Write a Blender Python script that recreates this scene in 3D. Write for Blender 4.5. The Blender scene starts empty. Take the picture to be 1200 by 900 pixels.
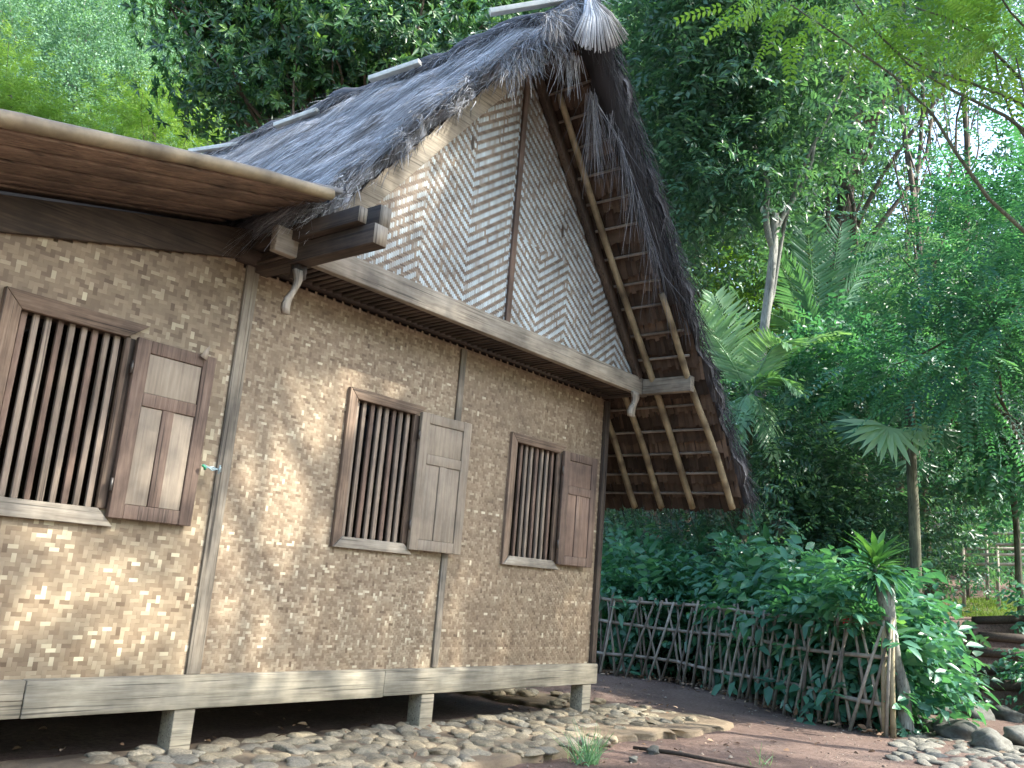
import bpy, math, random
import numpy as np
from mathutils import Vector, Matrix
rad = math.radians
random.seed(7)
RNG = np.random.default_rng(11)
sc = bpy.context.scene
COL = sc.collection
EYE = 1.3                      # camera height; positions below are written relative to eye level and lifted by EYE

# ------------------------------------------------------------------ camera
YAW, PITCH, ROLL, FPX = rad(49.895), rad(12.354), rad(4.704), 1053.1
_f = np.array([math.sin(YAW)*math.cos(PITCH), math.cos(YAW)*math.cos(PITCH), math.sin(PITCH)])
_r = np.array([math.cos(YAW), -math.sin(YAW), 0.0]); _u = np.cross(_r, _f)
CA = _r*math.cos(ROLL)+_u*math.sin(ROLL); CB = -_r*math.sin(ROLL)+_u*math.cos(ROLL); CK = _f
cam = bpy.data.cameras.new('camera'); camo = bpy.data.objects.new('camera', cam); COL.objects.link(camo)
camo.matrix_world = Matrix(((CA[0], CB[0], -CK[0], 0), (CA[1], CB[1], -CK[1], 0), (CA[2], CB[2], -CK[2], EYE), (0, 0, 0, 1)))
cam.sensor_width = 36; cam.lens = 36*FPX/1200; cam.clip_end = 2000; cam.clip_start = .05
sc.camera = camo
# ------------------------------------------------------------------ world, sun, exposure
SUN = np.array([.62, -1.1, 1.15]); SUN /= np.linalg.norm(SUN)      # towards the sun
w = bpy.data.worlds.new('World'); sc.world = w; w.use_nodes = True
nt = w.node_tree; bg = nt.nodes['Background']
sky = nt.nodes.new('ShaderNodeTexSky'); sky.sky_type = 'NISHITA'; sky.sun_disc = False
sky.sun_elevation = math.asin(SUN[2]); sky.sun_rotation = math.atan2(SUN[0], SUN[1])
sky.air_density = 1.0; sky.dust_density = 2.0; sky.ozone_density = 1.0
nt.links.new(sky.outputs[0], bg.inputs[0]); bg.inputs[1].default_value = .15
sl = bpy.data.lights.new('sun', 'SUN'); slo = bpy.data.objects.new('sun', sl); COL.objects.link(slo)
sl.energy = 2.0; sl.angle = rad(.55); sl.color = (1, .94, .84)
slo.rotation_euler = Vector(tuple(SUN)).to_track_quat('Z', 'Y').to_euler()
sc.view_settings.view_transform = 'Standard'; sc.view_settings.look = 'None'; sc.view_settings.gamma = 1
sc.view_settings.exposure = 2.5
sc.render.engine = 'CYCLES'
sc.cycles.max_bounces = 6; sc.cycles.diffuse_bounces = 3; sc.cycles.transmission_bounces = 3; sc.cycles.transparent_max_bounces = 6

# ------------------------------------------------------------------ helpers
def ray(px, py): return CA*(px-600)/FPX-CB*(py-450)/FPX+CK
def at(px, py, d): return ray(px, py)*d                         # a point d metres deep, relative to the eye
def on_y(px, py, y): r = ray(px, py); return r*y/r[1]
def on_z(px, py, z): r = ray(px, py); return r*z/r[2]
def unit(v): v = np.asarray(v, float); return v/(np.linalg.norm(v)+1e-12)

class MB:
    """collects shapes and links them as one mesh object"""
    def __init__(s): s.v = []; s.f = []; s.t = []; s.n = 0; s.arr = []
    def add(s, vs, fs, t=.5):
        b = s.n; vs = [tuple(map(float, q)) for q in vs]; s.v += vs; s.f += [tuple(i+b for i in f) for f in fs]
        s.t += ([t]*len(vs) if np.isscalar(t) else list(t)); s.n += len(vs); return s
    def bulk(s, V, F, T):                                        # V (n,3), F (m,k) arrays
        F = np.asarray(F); 
        s.arr.append((np.asarray(V, float), F, np.asarray(T, float))); return s
    def box(s, x0, x1, y0, y1, z0, z1, t=.5):
        return s.add([(x0,y0,z0),(x1,y0,z0),(x1,y1,z0),(x0,y1,z0),(x0,y0,z1),(x1,y0,z1),(x1,y1,z1),(x0,y1,z1)],
                     [(0,3,2,1),(4,5,6,7),(0,1,5,4),(1,2,6,5),(2,3,7,6),(3,0,4,7)], t)
    def prism(s, poly, ax, a0, a1, t=.5):                        # polygon extruded along axis ax
        n = len(poly); vs = []
        for a in (a0, a1):
            for p in poly:
                q = list(p); q.insert(ax, a); vs.append(q)
        fs = [tuple(range(n))[::-1], tuple(range(n, 2*n))]+[(i, (i+1) % n, (i+1) % n+n, i+n) for i in range(n)]
        return s.add(vs, fs, t)
    def bar(s, p, q, w, h, up=(0,0,1), t=.5):                     # rectangular bar from p to q
        p = np.array(p, float); q = np.array(q, float); d = unit(q-p); sd = unit(np.cross(d, up)); u = np.cross(sd, d)
        vs = [e+sd*a*w/2+u*b*h/2 for e in (p, q) for a, b in ((-1,-1),(1,-1),(1,1),(-1,1))]
        return s.add(vs, [(0,1,2,3),(7,6,5,4),(0,4,5,1),(1,5,6,2),(2,6,7,3),(3,7,4,0)], t)
    def tube(s, pts, rs, n=8, t=.5, jit=0):
        pts = [np.array(p, float) for p in pts]; rs = [rs]*len(pts) if np.isscalar(rs) else rs
        vs = []; ref = np.array([.3,.2,.93])
        for i, p in enumerate(pts):
            d = unit(pts[min(i+1, len(pts)-1)]-pts[max(i-1, 0)])
            a = np.cross(d, ref); a = unit(a) if np.linalg.norm(a) > .15 else unit(np.cross(d, (1,0,0))); b = np.cross(d, a)
            for k in range(n):
                r = rs[i]*(1+(random.uniform(-jit, jit) if jit else 0)); c = 2*math.pi*k/n
                vs.append(p+a*math.cos(c)*r+b*math.sin(c)*r)
        fs = [(i*n+k, i*n+(k+1) % n, (i+1)*n+(k+1) % n, (i+1)*n+k) for i in range(len(pts)-1) for k in range(n)]
        fs += [tuple(range(n))[::-1], tuple(range((len(pts)-1)*n, len(pts)*n))]
        return s.add(vs, fs, t)
    def build(s, name, mat, parent=None, smooth=False, bevel=0, subsurf=0):
        V = [np.array(s.v, float).reshape(-1, 3)]; T = [np.array(s.t, float)]; loops = []; sizes = []
        if s.f:
            loops.append(np.fromiter((i for f in s.f for i in f), dtype=np.int64)); sizes.append(np.array([len(f) for f in s.f]))
        b = s.n
        for v, F, t in s.arr:
            V.append(v); T.append(t); loops.append((F+b).ravel()); sizes.append(np.full(len(F), F.shape[1])); b += len(v)
        V = np.concatenate(V); T = np.concatenate(T); L = np.concatenate(loops); S = np.concatenate(sizes)
        V = V+np.array([0, 0, EYE])
        if parent is not None: V = V-np.array(parent.get('_w', (0, 0, 0)))
        else:
            org = np.array([(V[:,0].min()+V[:,0].max())/2, (V[:,1].min()+V[:,1].max())/2, V[:,2].min()]); V = V-org
        me = bpy.data.meshes.new(name)
        me.vertices.add(len(V)); me.vertices.foreach_set('co', V.ravel())
        me.loops.add(len(L)); me.loops.foreach_set('vertex_index', L.astype(np.int32))
        me.polygons.add(len(S)); st = np.concatenate([[0], np.cumsum(S)[:-1]])
        me.polygons.foreach_set('loop_start', st.astype(np.int32)); me.polygons.foreach_set('loop_total', S.astype(np.int32))
        a = me.attributes.new('tint', 'FLOAT', 'POINT'); a.data.foreach_set('value', T)
        me.update(); me.validate()
        if smooth: me.polygons.foreach_set('use_smooth', [True]*len(me.polygons))
        me.materials.append(mat)
        o = bpy.data.objects.new(name, me); COL.objects.link(o)
        if parent is not None: o.parent = parent; o['_w'] = parent['_w']
        else: o.location = org; o['_w'] = tuple(map(float, org))
        if bevel:
            m = o.modifiers.new('bevel', 'BEVEL'); m.width = bevel; m.segments = 2; m.limit_method = 'ANGLE'
        if subsurf:
            m = o.modifiers.new('sub', 'SUBSURF'); m.levels = subsurf; m.render_levels = subsurf
        return o
def tag(o, label=None, cat=None, group=None, kind=None):
    for k, v in (('label', label), ('category', cat), ('group', group), ('kind', kind)):
        if v: o[k] = v
    return o
def empty(name, loc, label, cat, group=None):
    o = bpy.data.objects.new(name, None); COL.objects.link(o)
    o.location = (loc[0], loc[1], loc[2]+EYE); o['_w'] = (float(loc[0]), float(loc[1]), float(loc[2]+EYE)); o.empty_display_size = .2
    return tag(o, label, cat, group)

# ------------------------------------------------------------------ materials
def newmat(name):
    m = bpy.data.materials.new(name); m.use_nodes = True; n = m.node_tree.nodes; l = m.node_tree.links
    return m, n, l, n['Principled BSDF']
def ramp(n, cols, pos=None):
    r = n.new('ShaderNodeValToRGB'); e = r.color_ramp.elements
    pos = pos or [i/(len(cols)-1) for i in range(len(cols))]
    while len(e) < len(cols): e.new(.5)
    for i, c in enumerate(cols): e[i].position = pos[i]; e[i].color = (*c, 1)
    return r
def noise(n, l, scale, sc3=(1,1,1), detail=5, rough=.6, coord='Object', rot=(0,0,0)):
    tc = n.new('ShaderNodeTexCoord'); mp = n.new('ShaderNodeMapping'); mp.inputs['Scale'].default_value = sc3; mp.inputs['Rotation'].default_value = rot
    nz = n.new('ShaderNodeTexNoise'); nz.inputs['Scale'].default_value = scale; nz.inputs['Detail'].default_value = detail; nz.inputs['Roughness'].default_value = rough
    l.new(tc.outputs[coord], mp.inputs[0]); l.new(mp.outputs[0], nz.inputs['Vector']); return nz
def mul(n, l, a, b, fac=1, mode='MULTIPLY'):
    m = n.new('ShaderNodeMix'); m.data_type = 'RGBA'; m.blend_type = mode; m.inputs[0].default_value = fac
    l.new(a, m.inputs[6]); l.new(b, m.inputs[7]); return m.outputs[2]
def bump(n, l, h, p, strength=.4, dist=.01):
    b = n.new('ShaderNodeBump'); b.inputs['Strength'].default_value = strength; b.inputs['Distance'].default_value = dist
    l.new(h, b.inputs['Height']); l.new(b.outputs[0], p.inputs['Normal'])
def wood(name, cols, axis, rough=.8, bmp=.35, stain=.5, crack=.35):
    """weathered wood with grain along one axis, long cracks and broad stains"""
    m, n, l, p = newmat(name); s = [14., 14., 14.]; s[axis] = .9
    g = noise(n, l, 3.2, s, 7, .65); r = ramp(n, cols, [.25+.5*i/(len(cols)-1) for i in range(len(cols))]); l.new(g.outputs[0], r.inputs[0])
    big = noise(n, l, 2.3, (1,1,1), 4, .6); r2 = ramp(n, [(1-stain,)*3, (1.1, 1.08, 1.04)], [.35, .65]); l.new(big.outputs[0], r2.inputs[0])
    s2 = [30., 30., 30.]; s2[axis] = .5
    ck = noise(n, l, 2.2, s2, 3, .5); r3 = ramp(n, [(crack,)*3, (1,1,1)], [.33, .42]); l.new(ck.outputs[0], r3.inputs[0])
    at_ = n.new('ShaderNodeAttribute'); at_.attribute_name = 'tint'; r4 = ramp(n, [(.7,.68,.66), (1.25,1.25,1.25)]); l.new(at_.outputs['Fac'], r4.inputs[0])
    c = mul(n, l, mul(n, l, mul(n, l, r.outputs[0], r2.outputs[0]), r3.outputs[0]), r4.outputs[0])
    l.new(c, p.inputs['Base Color']); p.inputs['Roughness'].default_value = rough
    bump(n, l, g.outputs[0], p, bmp, .006); return m
def tinted(name, cols, pos=None, rough=.7, trans=0, nz=None, spec=.3, bmp=None):
    """colour taken from the per-piece tint of the mesh"""
    m, n, l, p = newmat(name); a = n.new('ShaderNodeAttribute'); a.attribute_name = 'tint'
    r = ramp(n, cols, pos); l.new(a.outputs['Fac'], r.inputs[0]); c = r.outputs[0]
    if nz:
        q = noise(n, l, nz[0], nz[2] if len(nz) > 2 else (1,1,1), 5, .65); r2 = ramp(n, [(1-nz[1],)*3, (1+nz[1]*.4,)*3], [.3, .7]); l.new(q.outputs[0], r2.inputs[0]); c = mul(n, l, c, r2.outputs[0])
        if bmp: bump(n, l, q.outputs[0], p, bmp, .006)
    l.new(c, p.inputs['Base Color']); p.inputs['Roughness'].default_value = rough; p.inputs['Specular IOR Level'].default_value = spec
    if trans:
        t = n.new('ShaderNodeBsdfTranslucent'); l.new(mul(n, l, c, ramp_const(n, (1.3, 1.5, .6))), t.inputs[0]); mx = n.new('ShaderNodeMixShader'); mx.inputs[0].default_value = trans
        l.new(p.outputs[0], mx.inputs[1]); l.new(t.outputs[0], mx.inputs[2]); l.new(mx.outputs[0], n['Material Output'].inputs[0])
    return m
def ramp_const(n, c):
    r = n.new('ShaderNodeRGB'); r.outputs[0].default_value = (*c, 1); return r.outputs[0]

GREYW = [(.14,.115,.09), (.27,.24,.19), (.38,.35,.29)]
BROWNW = [(.10,.065,.045), (.19,.135,.095), (.30,.23,.17)]
M = {}
for i, ax in enumerate('xyz'):
    M['grey_'+ax] = wood('weathered_wood_'+ax, GREYW, i)
    M['brown_'+ax] = wood('brown_wood_'+ax, BROWNW, i)
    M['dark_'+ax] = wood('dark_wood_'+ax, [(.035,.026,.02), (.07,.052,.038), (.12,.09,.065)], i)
M['red_z'] = wood('reddish_wood', [(.10,.05,.035), (.17,.09,.062), (.25,.15,.11)], 2)
M['redpanel'] = wood('reddish_panel_wood', [(.13,.085,.06), (.19,.13,.098), (.26,.185,.145)], 2, crack=.8)
M['panel'] = wood('pale_panel_wood', [(.22,.18,.135), (.29,.245,.19), (.36,.315,.25)], 2, stain=.35, crack=.85)
M['bar'] = wood('window_bar_wood', [(.15,.115,.085), (.25,.20,.155), (.36,.30,.24)], 2, stain=.3)
M['redstile'] = wood('red_brown_stile_wood', [(.10,.068,.05), (.17,.118,.09), (.25,.185,.145)], 2)
M['sill'] = wood('mossy_grey_beam', [(.18,.16,.115), (.30,.275,.21), (.42,.39,.31)], 0, stain=.4)
M['weave_a'] = tinted('woven_bamboo_broad', [(.125,.086,.052), (.21,.156,.099), (.285,.224,.145), (.36,.30,.20), (.54,.485,.33)], [0,.35,.6,.85,1], .55, nz=(1.4,.25), spec=.35)
M['weave_b'] = tinted('woven_bamboo_fine', [(.125,.085,.053), (.215,.157,.102), (.30,.234,.156), (.38,.315,.218), (.54,.48,.345)], [0,.35,.62,.88,1], .55, nz=(1.5,.25), spec=.35)
M['weave_g'] = tinted('painted_gable_weave', [(.10,.075,.056), (.185,.14,.105), (.27,.22,.165), (.36,.385,.375), (.48,.565,.59)], [0,.3,.5,.7,1], .6, nz=(2.2,.4), spec=.3)
M['backing'] = tinted('woven_backing', [(.13,.095,.062), (.20,.15,.10)], None, .8, nz=(30,.5))
M['lath'] = tinted('bleached_bamboo_lath', [(.5,.5,.42), (.62,.62,.55)], None, .5, nz=(8,.25))
M['black'] = newmat('dark_backing')[0]; M['black'].node_tree.nodes['Principled BSDF'].inputs['Base Color'].default_value = (.05,.035,.025,1)
M['bamboo'] = tinted('bamboo_cane', [(.10,.075,.045), (.25,.20,.12), (.38,.32,.20)], None, .5, nz=(6,.5), spec=.4)
M['bamboo_grey'] = tinted('weathered_bamboo', [(.12,.10,.08), (.27,.235,.19), (.44,.40,.33)], None, .7, nz=(7,.5))
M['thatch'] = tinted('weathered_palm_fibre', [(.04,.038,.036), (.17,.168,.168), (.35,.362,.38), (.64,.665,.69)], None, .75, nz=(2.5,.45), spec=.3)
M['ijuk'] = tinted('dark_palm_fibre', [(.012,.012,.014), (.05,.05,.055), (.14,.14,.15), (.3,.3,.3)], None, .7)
M['palm_under'] = tinted('dry_palm_leaf_courses', [(.030,.020,.014), (.078,.053,.037), (.15,.105,.074)], None, .8, nz=(5,.5,(1,.35,1)), bmp=.5)
M['stone'] = None

def stonemat(name, cols, moss=0):
    m, n, l, p = newmat(name); a = n.new('ShaderNodeObjectInfo'); r = ramp(n, cols); l.new(a.outputs['Random'], r.inputs[0])
    q = noise(n, l, 9, (1,1,1), 8, .7); r2 = ramp(n, [(.5,.48,.45), (1.25,1.25,1.25)], [.3,.7]); l.new(q.outputs[0], r2.inputs[0]); c = mul(n, l, r.outputs[0], r2.outputs[0])
    l.new(c, p.inputs['Base Color']); p.inputs['Roughness'].default_value = .85; bump(n, l, q.outputs[0], p, .6, .02); return m
M['cobble'] = stonemat('tan_cobble', [(.22,.185,.125), (.28,.24,.16), (.32,.28,.195), (.25,.235,.185)])
M['greystone'] = stonemat('grey_river_stone', [(.075,.08,.07), (.12,.125,.108), (.18,.18,.155)])

# ------------------------------------------------------------------ ground
def sstep(a, b, x): t = np.clip((x-a)/(b-a), 0, 1); return t*t*(3-2*t)
def height(x, y):                                               # relative to the eye
    x = np.asarray(x, float); y = np.asarray(y, float)
    edge = 14.6+.35*np.maximum(y-5, 0)                         # foot of the bank
    s = np.maximum(x-edge, 0)
    h = -EYE+1.25*sstep(0, 4.2, s)+.10*np.maximum(s-4.0, 0)
    h += .12*np.maximum(y-14, 0)*(x < 60)
    h += .03*np.sin(x*1.3+y*.7)*np.clip((x-9.6)/2, 0, 1)
    return h
def grid(xs, ys):
    X, Y = np.meshgrid(xs, ys, indexing='ij'); nx, ny = X.shape
    n = sum(a*np.sin(X*f*1.1+p)*np.sin(Y*f+p*2.1+1.3*np.sin(X*f*.6)) for a, f, p in ((.014,2.1,.3),(.008,5.3,1.7),(.004,11.,2.2)))
    V = np.stack([X, Y, height(X, Y)+n], -1).reshape(-1, 3)
    i, j = np.meshgrid(np.arange(nx-1), np.arange(ny-1), indexing='ij'); a = (i*ny+j).ravel()
    return V, np.stack([a, a+ny, a+ny+1, a+1], 1)
def axis_(a0, a1, fine, far):
    c = np.arange(a0, a1, fine); lo = a0-np.geomspace(.2, far, 26)[::-1]; hi = a1+np.geomspace(.2, far, 26); return np.concatenate([lo, c, hi])
V, F = grid(axis_(-1, 24, .14, 600), axis_(-1, 14, .14, 600))
m, n, l, p = newmat('packed_soil')
q1 = noise(n, l, .9, (1,1,1), 5, .6); r1 = ramp(n, [(.105,.068,.052), (.165,.112,.088), (.215,.155,.122)], [.3,.5,.7]); l.new(q1.outputs[0], r1.inputs[0])
q2 = noise(n, l, 26, (1,1,1), 8, .75); r2 = ramp(n, [(.55,.5,.48), (1.2,1.2,1.2)], [.35,.65]); l.new(q2.outputs[0], r2.inputs[0])
l.new(mul(n, l, r1.outputs[0], r2.outputs[0]), p.inputs['Base Color']); p.inputs['Roughness'].default_value = .92; bump(n, l, q2.outputs[0], p, .7, .03)
g = MB(); g.bulk(V, F, np.full(len(V), .5)); tag(g.build('ground', m, smooth=True), 'packed reddish brown earth around the hut', None, None, 'structure')

# mortar bed of the stone border along the house
def slab(poly, zt, zb, name, mat, label):
    mb = MB(); n_ = len(poly); c = np.mean(poly, 0)
    rings = []
    for k, (s_, z_) in enumerate(((1.0, zb), (.985, zt-.02), (.96, zt))):
        rings.append([(c[0]+(p_[0]-c[0])*s_, c[1]+(p_[1]-c[1])*s_, z_) for p_ in poly])
    vs = sum(rings, []); fs = [(k*n_+i, k*n_+(i+1) % n_, (k+1)*n_+(i+1) % n_, (k+1)*n_+i) for k in range(2) for i in range(n_)]+[tuple(range(2*n_, 3*n_))]
    mb.add(vs, fs); return tag(mb.build(name, mat), label, None, None, 'structure')
m, n, l, p = newmat('sandy_mortar'); q1 = noise(n, l, 2.2, (1,1,1), 7, .65); r1 = ramp(n, [(.13,.095,.062), (.20,.155,.10), (.25,.205,.135)], [.3,.5,.7]); l.new(q1.outputs[0], r1.inputs[0])
l.new(r1.outputs[0], p.inputs['Base Color']); p.inputs['Roughness'].default_value = .9; q2 = noise(n, l, 18, (1,1,1), 8, .7); bump(n, l, q2.outputs[0], p, .8, .03); M['mortar'] = m
def wob(pts, step=.11, a=.10):
    out = []
    for i in range(len(pts)):
        p0 = np.array(pts[i]); p1 = np.array(pts[(i+1) % len(pts)]); k = max(1, int(np.linalg.norm(p1-p0)/step))
        for j in range(k): out.append(tuple(p0+(p1-p0)*j/k+RNG.normal(0, a*.35, 2)))
    return out
slab(wob([(1.5,4.30),(5.6,4.28),(7.0,4.45),(8.6,4.25),(9.25,4.35),(9.5,4.75),(9.3,5.2),(9.0,5.75),(1.5,5.66)]), -1.235, -1.36, 'stone_border_bed', M['mortar'], 'sandy mortar bed of the stone border in front of the hut')
slab(wob([(8.1,5.78),(9.0,5.75),(9.05,11.0),(8.1,11.0)]), -1.255, -1.36, 'stone_border_bed', M['mortar'], 'sandy mortar bed of the stone border beside the hut')

# stones: each its own object, shapes shared from a few meshes
def stone_mesh(name, mat, seed, flat=.55, rough=.16):
    import bmesh
    bm = bmesh.new(); bmesh.ops.create_icosphere(bm, subdivisions=3, radius=.5); rs = np.random.default_rng(seed)
    cuts = [(unit(rs.normal(0, 1, 3)), rs.uniform(.30, .44)) for _ in range(9)]; ph = rs.uniform(0, 6, 6)
    for v in bm.verts:
        c = np.array(v.co)
        for nrm, d in cuts:
            e = c@nrm-d
            if e > 0: c = c-nrm*e*.8
        c *= 1+rough*.35*math.sin(5*c[0]+ph[0])*math.sin(6*c[1]+ph[1])+rough*.2*math.sin(11*c[2]+9*c[0]+ph[2])
        v.co = (c[0], c[1], c[2]*flat)
    me = bpy.data.meshes.new(name); bm.to_mesh(me); bm.free(); me.polygons.foreach_set('use_smooth', [True]*len(me.polygons)); me.materials.append(mat); return me
COBB = [stone_mesh('cobble_stone', M['cobble'], s, .55, .42) for s in range(8)]
PAVE = [stone_mesh('paving_stone', stonemat('pale_slate_stone', [(.14,.14,.115), (.19,.185,.155), (.24,.23,.19)]), 20+s, .4) for s in range(6)]
BOUL = [stone_mesh('boulder', M['greystone'], 40+s, .75, .5) for s in range(5)]
def put_stone(name, me, x, y, z, sx, sy, sz, label, group, cat='stone'):
    o = bpy.data.objects.new(name, me); COL.objects.link(o); o.location = (x, y, z+EYE); o.scale = (sx, sy, sz)
    o.rotation_euler = (random.uniform(-.15,.15), random.uniform(-.15,.15), random.uniform(0, 6.28)); return tag(o, label, cat, group)
def pack(inside, n, r0, r1, box):
    pts = []; tries = 0
    while len(pts) < n and tries < 60000:
        tries += 1; x = random.uniform(box[0], box[1]); y = random.uniform(box[2], box[3]); r = random.uniform(r0, r1)
        if inside(x, y) and all((x-a)**2+(y-b)**2 > ((r+c)*.80)**2 for a, b, c in pts): pts.append((x, y, r))
    return pts
def in_border(x, y):
    if x > 6.9: return (5.0-.25*(x-6.9) < y < 5.66 and x < 8.8) or (x < 9.25 and y > 4.6 and random.random() < .10)
    return 4.34 < y < 5.6
for x, y, r in pack(in_border, 275, .05, .092, (2.9, 9.2, 4.3, 5.65)):
    r *= 1.22
    put_stone('cobble_stone', random.choice(COBB), x, y, -1.24+random.uniform(-.012,.006), 2.35*r, 2.0*r, random.uniform(.12,.16), 'rounded tan cobble bedded in the low stone border in front of the woven wall', 'cobbles of the front stone border')
for x, y, r in pack(lambda x, y: True, 22, .07, .11, (8.2, 9.0, 5.85, 8.2)):
    put_stone('cobble_stone', random.choice(COBB), x, y, -1.235, 2.3*r, 1.9*r, random.uniform(.14,.19), 'rounded cobble in the shaded border along the far side of the hut', 'cobbles of the side stone border')
def in_pave(x, y):
    if x < 9.0+(y-1.0)*.0: return False
    e = 2.75+.24*(x-9.3)
    return y < min(e, 3.25)+.05*math.sin(7*x) and y > .6+.0*x
for x, y, r in pack(in_pave, 190, .05, .105, (9.0, 12.2, 1.2, 3.3)):
    put_stone('paving_stone', random.choice(PAVE), x, y, float(height(x, y))+.0, 2.5*r, 2.1*r, random.uniform(.13,.2), 'flat grey stone of the rough paving by the fence end', 'stones of the rough grey paving')
blist = [(1082,846,.34,'pale grey boulder nearest the fence end post'),(1121,856,.46,'broad flat boulder in the middle of the front boulder row'),(1162,868,.42,'grey boulder second from the right in the boulder row'),(1195,862,.4,'grey boulder at the right edge of the boulder row'),
         (1103,832,.3,'dark boulder behind the pale one, under the leafy shrub'),(1141,835,.5,'long low boulder lying below the log steps'),(1180,838,.42,'squarish boulder below the right end of the log steps'),
         (1118,806,.3,'round mossy boulder at the foot of the shrub, leftmost of the back pair'),(1146,812,.36,'rounded mossy boulder under the lowest log step'),(1176,818,.34,'brownish boulder at the right of the lowest log step')]
for i, (px, py, s_, lb) in enumerate(blist):
    q = on_z(px, py, -1.22); put_stone('boulder', BOUL[i % 5], q[0], q[1], -1.24, s_*1.25, s_*1.05, s_*.85, lb, 'boulders below the steps', 'boulder')

# ------------------------------------------------------------------ the hut
house = empty('bamboo_house', (5.8, 7.5, -1.3), 'raised hut with woven bamboo walls, three shuttered windows and a steep grey thatched roof', 'hut')
XL, XR, YW, YB = -0.6, 8.17, 5.5, 10.9
ZB, ZT = -.76, 2.05
APX, APZ, SL = 5.83, 4.93, 1.19
WING = lambda x: 2.11+.236*(x-3.44)                             # underside of the wing roof at the wall
WIN = [(2.02, 2.67), (4.61, 5.26), (6.65, 7.33)]; WZ0, WZ1 = .235, 1.32

def weave(mb, x0, x1, z0, z1, y, cw, ch, inside, tfun, pat=None, run=2, period=4, relief=.0016, gap=.0004):
    """twill of separate strips: every visible float is its own little bowed quad strip"""
    nx = int(math.ceil((x1-x0)/cw)); nz = int(math.ceil((z1-z0)/ch))
    I, J = np.meshgrid(np.arange(nx), np.arange(nz), indexing='ij')
    K = ((I+J) if pat is None else pat(I, J)) % period
    warp = K < run
    vs = []; ts = []
    def piece(a0, a1, b0, b1, vertical, t):
        cx = (a0+a1)/2; cz = (b0+b1)/2
        if not inside(cx, cz): return
        e = .12
        if vertical:
            L = b1-b0; ss = [b0-.003, b0+L*e, b1-L*e, b1+.003]
            for k, s_ in enumerate(ss):
                d = y-(0.0005 if k in (0, 3) else relief); vs.append((a0+gap, d, s_)); vs.append((a1-gap, d, s_))
        else:
            L = a1-a0; ss = [a0-.003, a0+L*e, a1-L*e, a1+.003]
            for k, s_ in enumerate(ss):
                d = y-(0.0005 if k in (0, 3) else relief*.9); vs.append((s_, d, b1-gap)); vs.append((s_, d, b0+gap))
        ts.extend([t]*8)
    for i in range(nx):
        j = 0
        while j < nz:
            if warp[i, j]:
                k = j
                while k < nz and warp[i, k] and k-j < run: k += 1
                piece(x0+i*cw, x0+(i+1)*cw, z0+j*ch, z0+k*ch, True, tfun(i, j, True, x0+i*cw, z0+j*ch)); j = k
            else: j += 1
    for j in range(nz):
        i = 0
        while i < nx:
            if not warp[i, j]:
                k = i
                while k < nx and not warp[k, j] and k-i < run: k += 1
                piece(x0+i*cw, x0+k*cw, z0+j*ch, z0+(j+1)*ch, False, tfun(i, j, False, x0+i*cw, z0+j*ch)); i = k
            else: i += 1
    vs = np.array(vs); npc = len(vs)//8
    base = np.arange(npc)[:, None, None]*8
    q = np.array([[0,1,3,2],[2,3,5,4],[4,5,7,6]])[None]
    mb.bulk(vs, (base+q).reshape(-1, 4), np.array(ts))
def wall_part(name, x0, x1, ztop, wins, cell, mat, tf, pat=None):
    """backing sheet with real openings, then the woven strips in front of it"""
    mb = MB(); xs = sorted({x0, x1, *[e for w_ in wins for e in w_]})
    for a, b in zip(xs[:-1], xs[1:]):
        isw = any(abs(a-w_[0]) < 1e-6 for w_ in wins)
        zt0, zt1 = ztop(a), ztop(b)
        if isw:
            mb.box(a, b, YW+.002, YW+.03, ZB, WZ0); mb.prism([(a, WZ1), (b, WZ1), (b, zt1), (a, zt0)], 1, YW+.002, YW+.03)
        else: mb.prism([(a, ZB), (b, ZB), (b, zt1), (a, zt0)], 1, YW+.002, YW+.03)
    wp = mb.build(name, M['backing'], house)
    wv = MB()
    def ins(x, z):
        if not (x0 < x < x1 and ZB-.02 < z < ztop(x)): return False
        return not any(w_[0]-.04 < x < w_[1]+.04 and WZ0-.04 < z < WZ1+.04 for w_ in wins)
    weave(wv, x0, x1, ZB-.01, max(ztop(x0), ztop(x1)), YW, cell[0], cell[1], ins, tf, pat)
    wv.build('woven_strips', mat, wp); return wp
rnd = random.Random(3)
sv = {}
def strip_tone(key, s_):
    if key not in sv: sv[key] = rnd.gauss(0, s_)
    return sv[key]
def t_left(i, j, v, x, z):
    t = .50+strip_tone(('a', v, i if v else j), .07)+rnd.gauss(0, .14)
    if rnd.random() < .08: t = rnd.uniform(.86, 1)
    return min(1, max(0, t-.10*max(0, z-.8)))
def t_mid(i, j, v, x, z):
    t = .54+strip_tone(('b', v, i if v else j), .07)+rnd.gauss(0, .15)
    if rnd.random() < .05: t = rnd.uniform(.85, 1)
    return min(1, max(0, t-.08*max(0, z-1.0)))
def t_right(i, j, v, x, z):
    t = .44+strip_tone(('c', v, i if v else j), .06)+rnd.gauss(0, .12)
    if rnd.random() < .6 and ((j % 7 == 0 and not v) or (j % 7 in (5, 6) and v and i % 3 == 0)): t += .34
    return min(1, max(0, t))
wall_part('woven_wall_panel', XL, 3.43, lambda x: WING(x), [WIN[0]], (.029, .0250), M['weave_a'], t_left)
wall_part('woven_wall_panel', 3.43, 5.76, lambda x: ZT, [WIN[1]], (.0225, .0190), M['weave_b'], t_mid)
wall_part('woven_wall_panel', 5.76, XR-.03, lambda x: ZT, [WIN[2]], (.0255, .0215), M['weave_b'], t_right)
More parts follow.
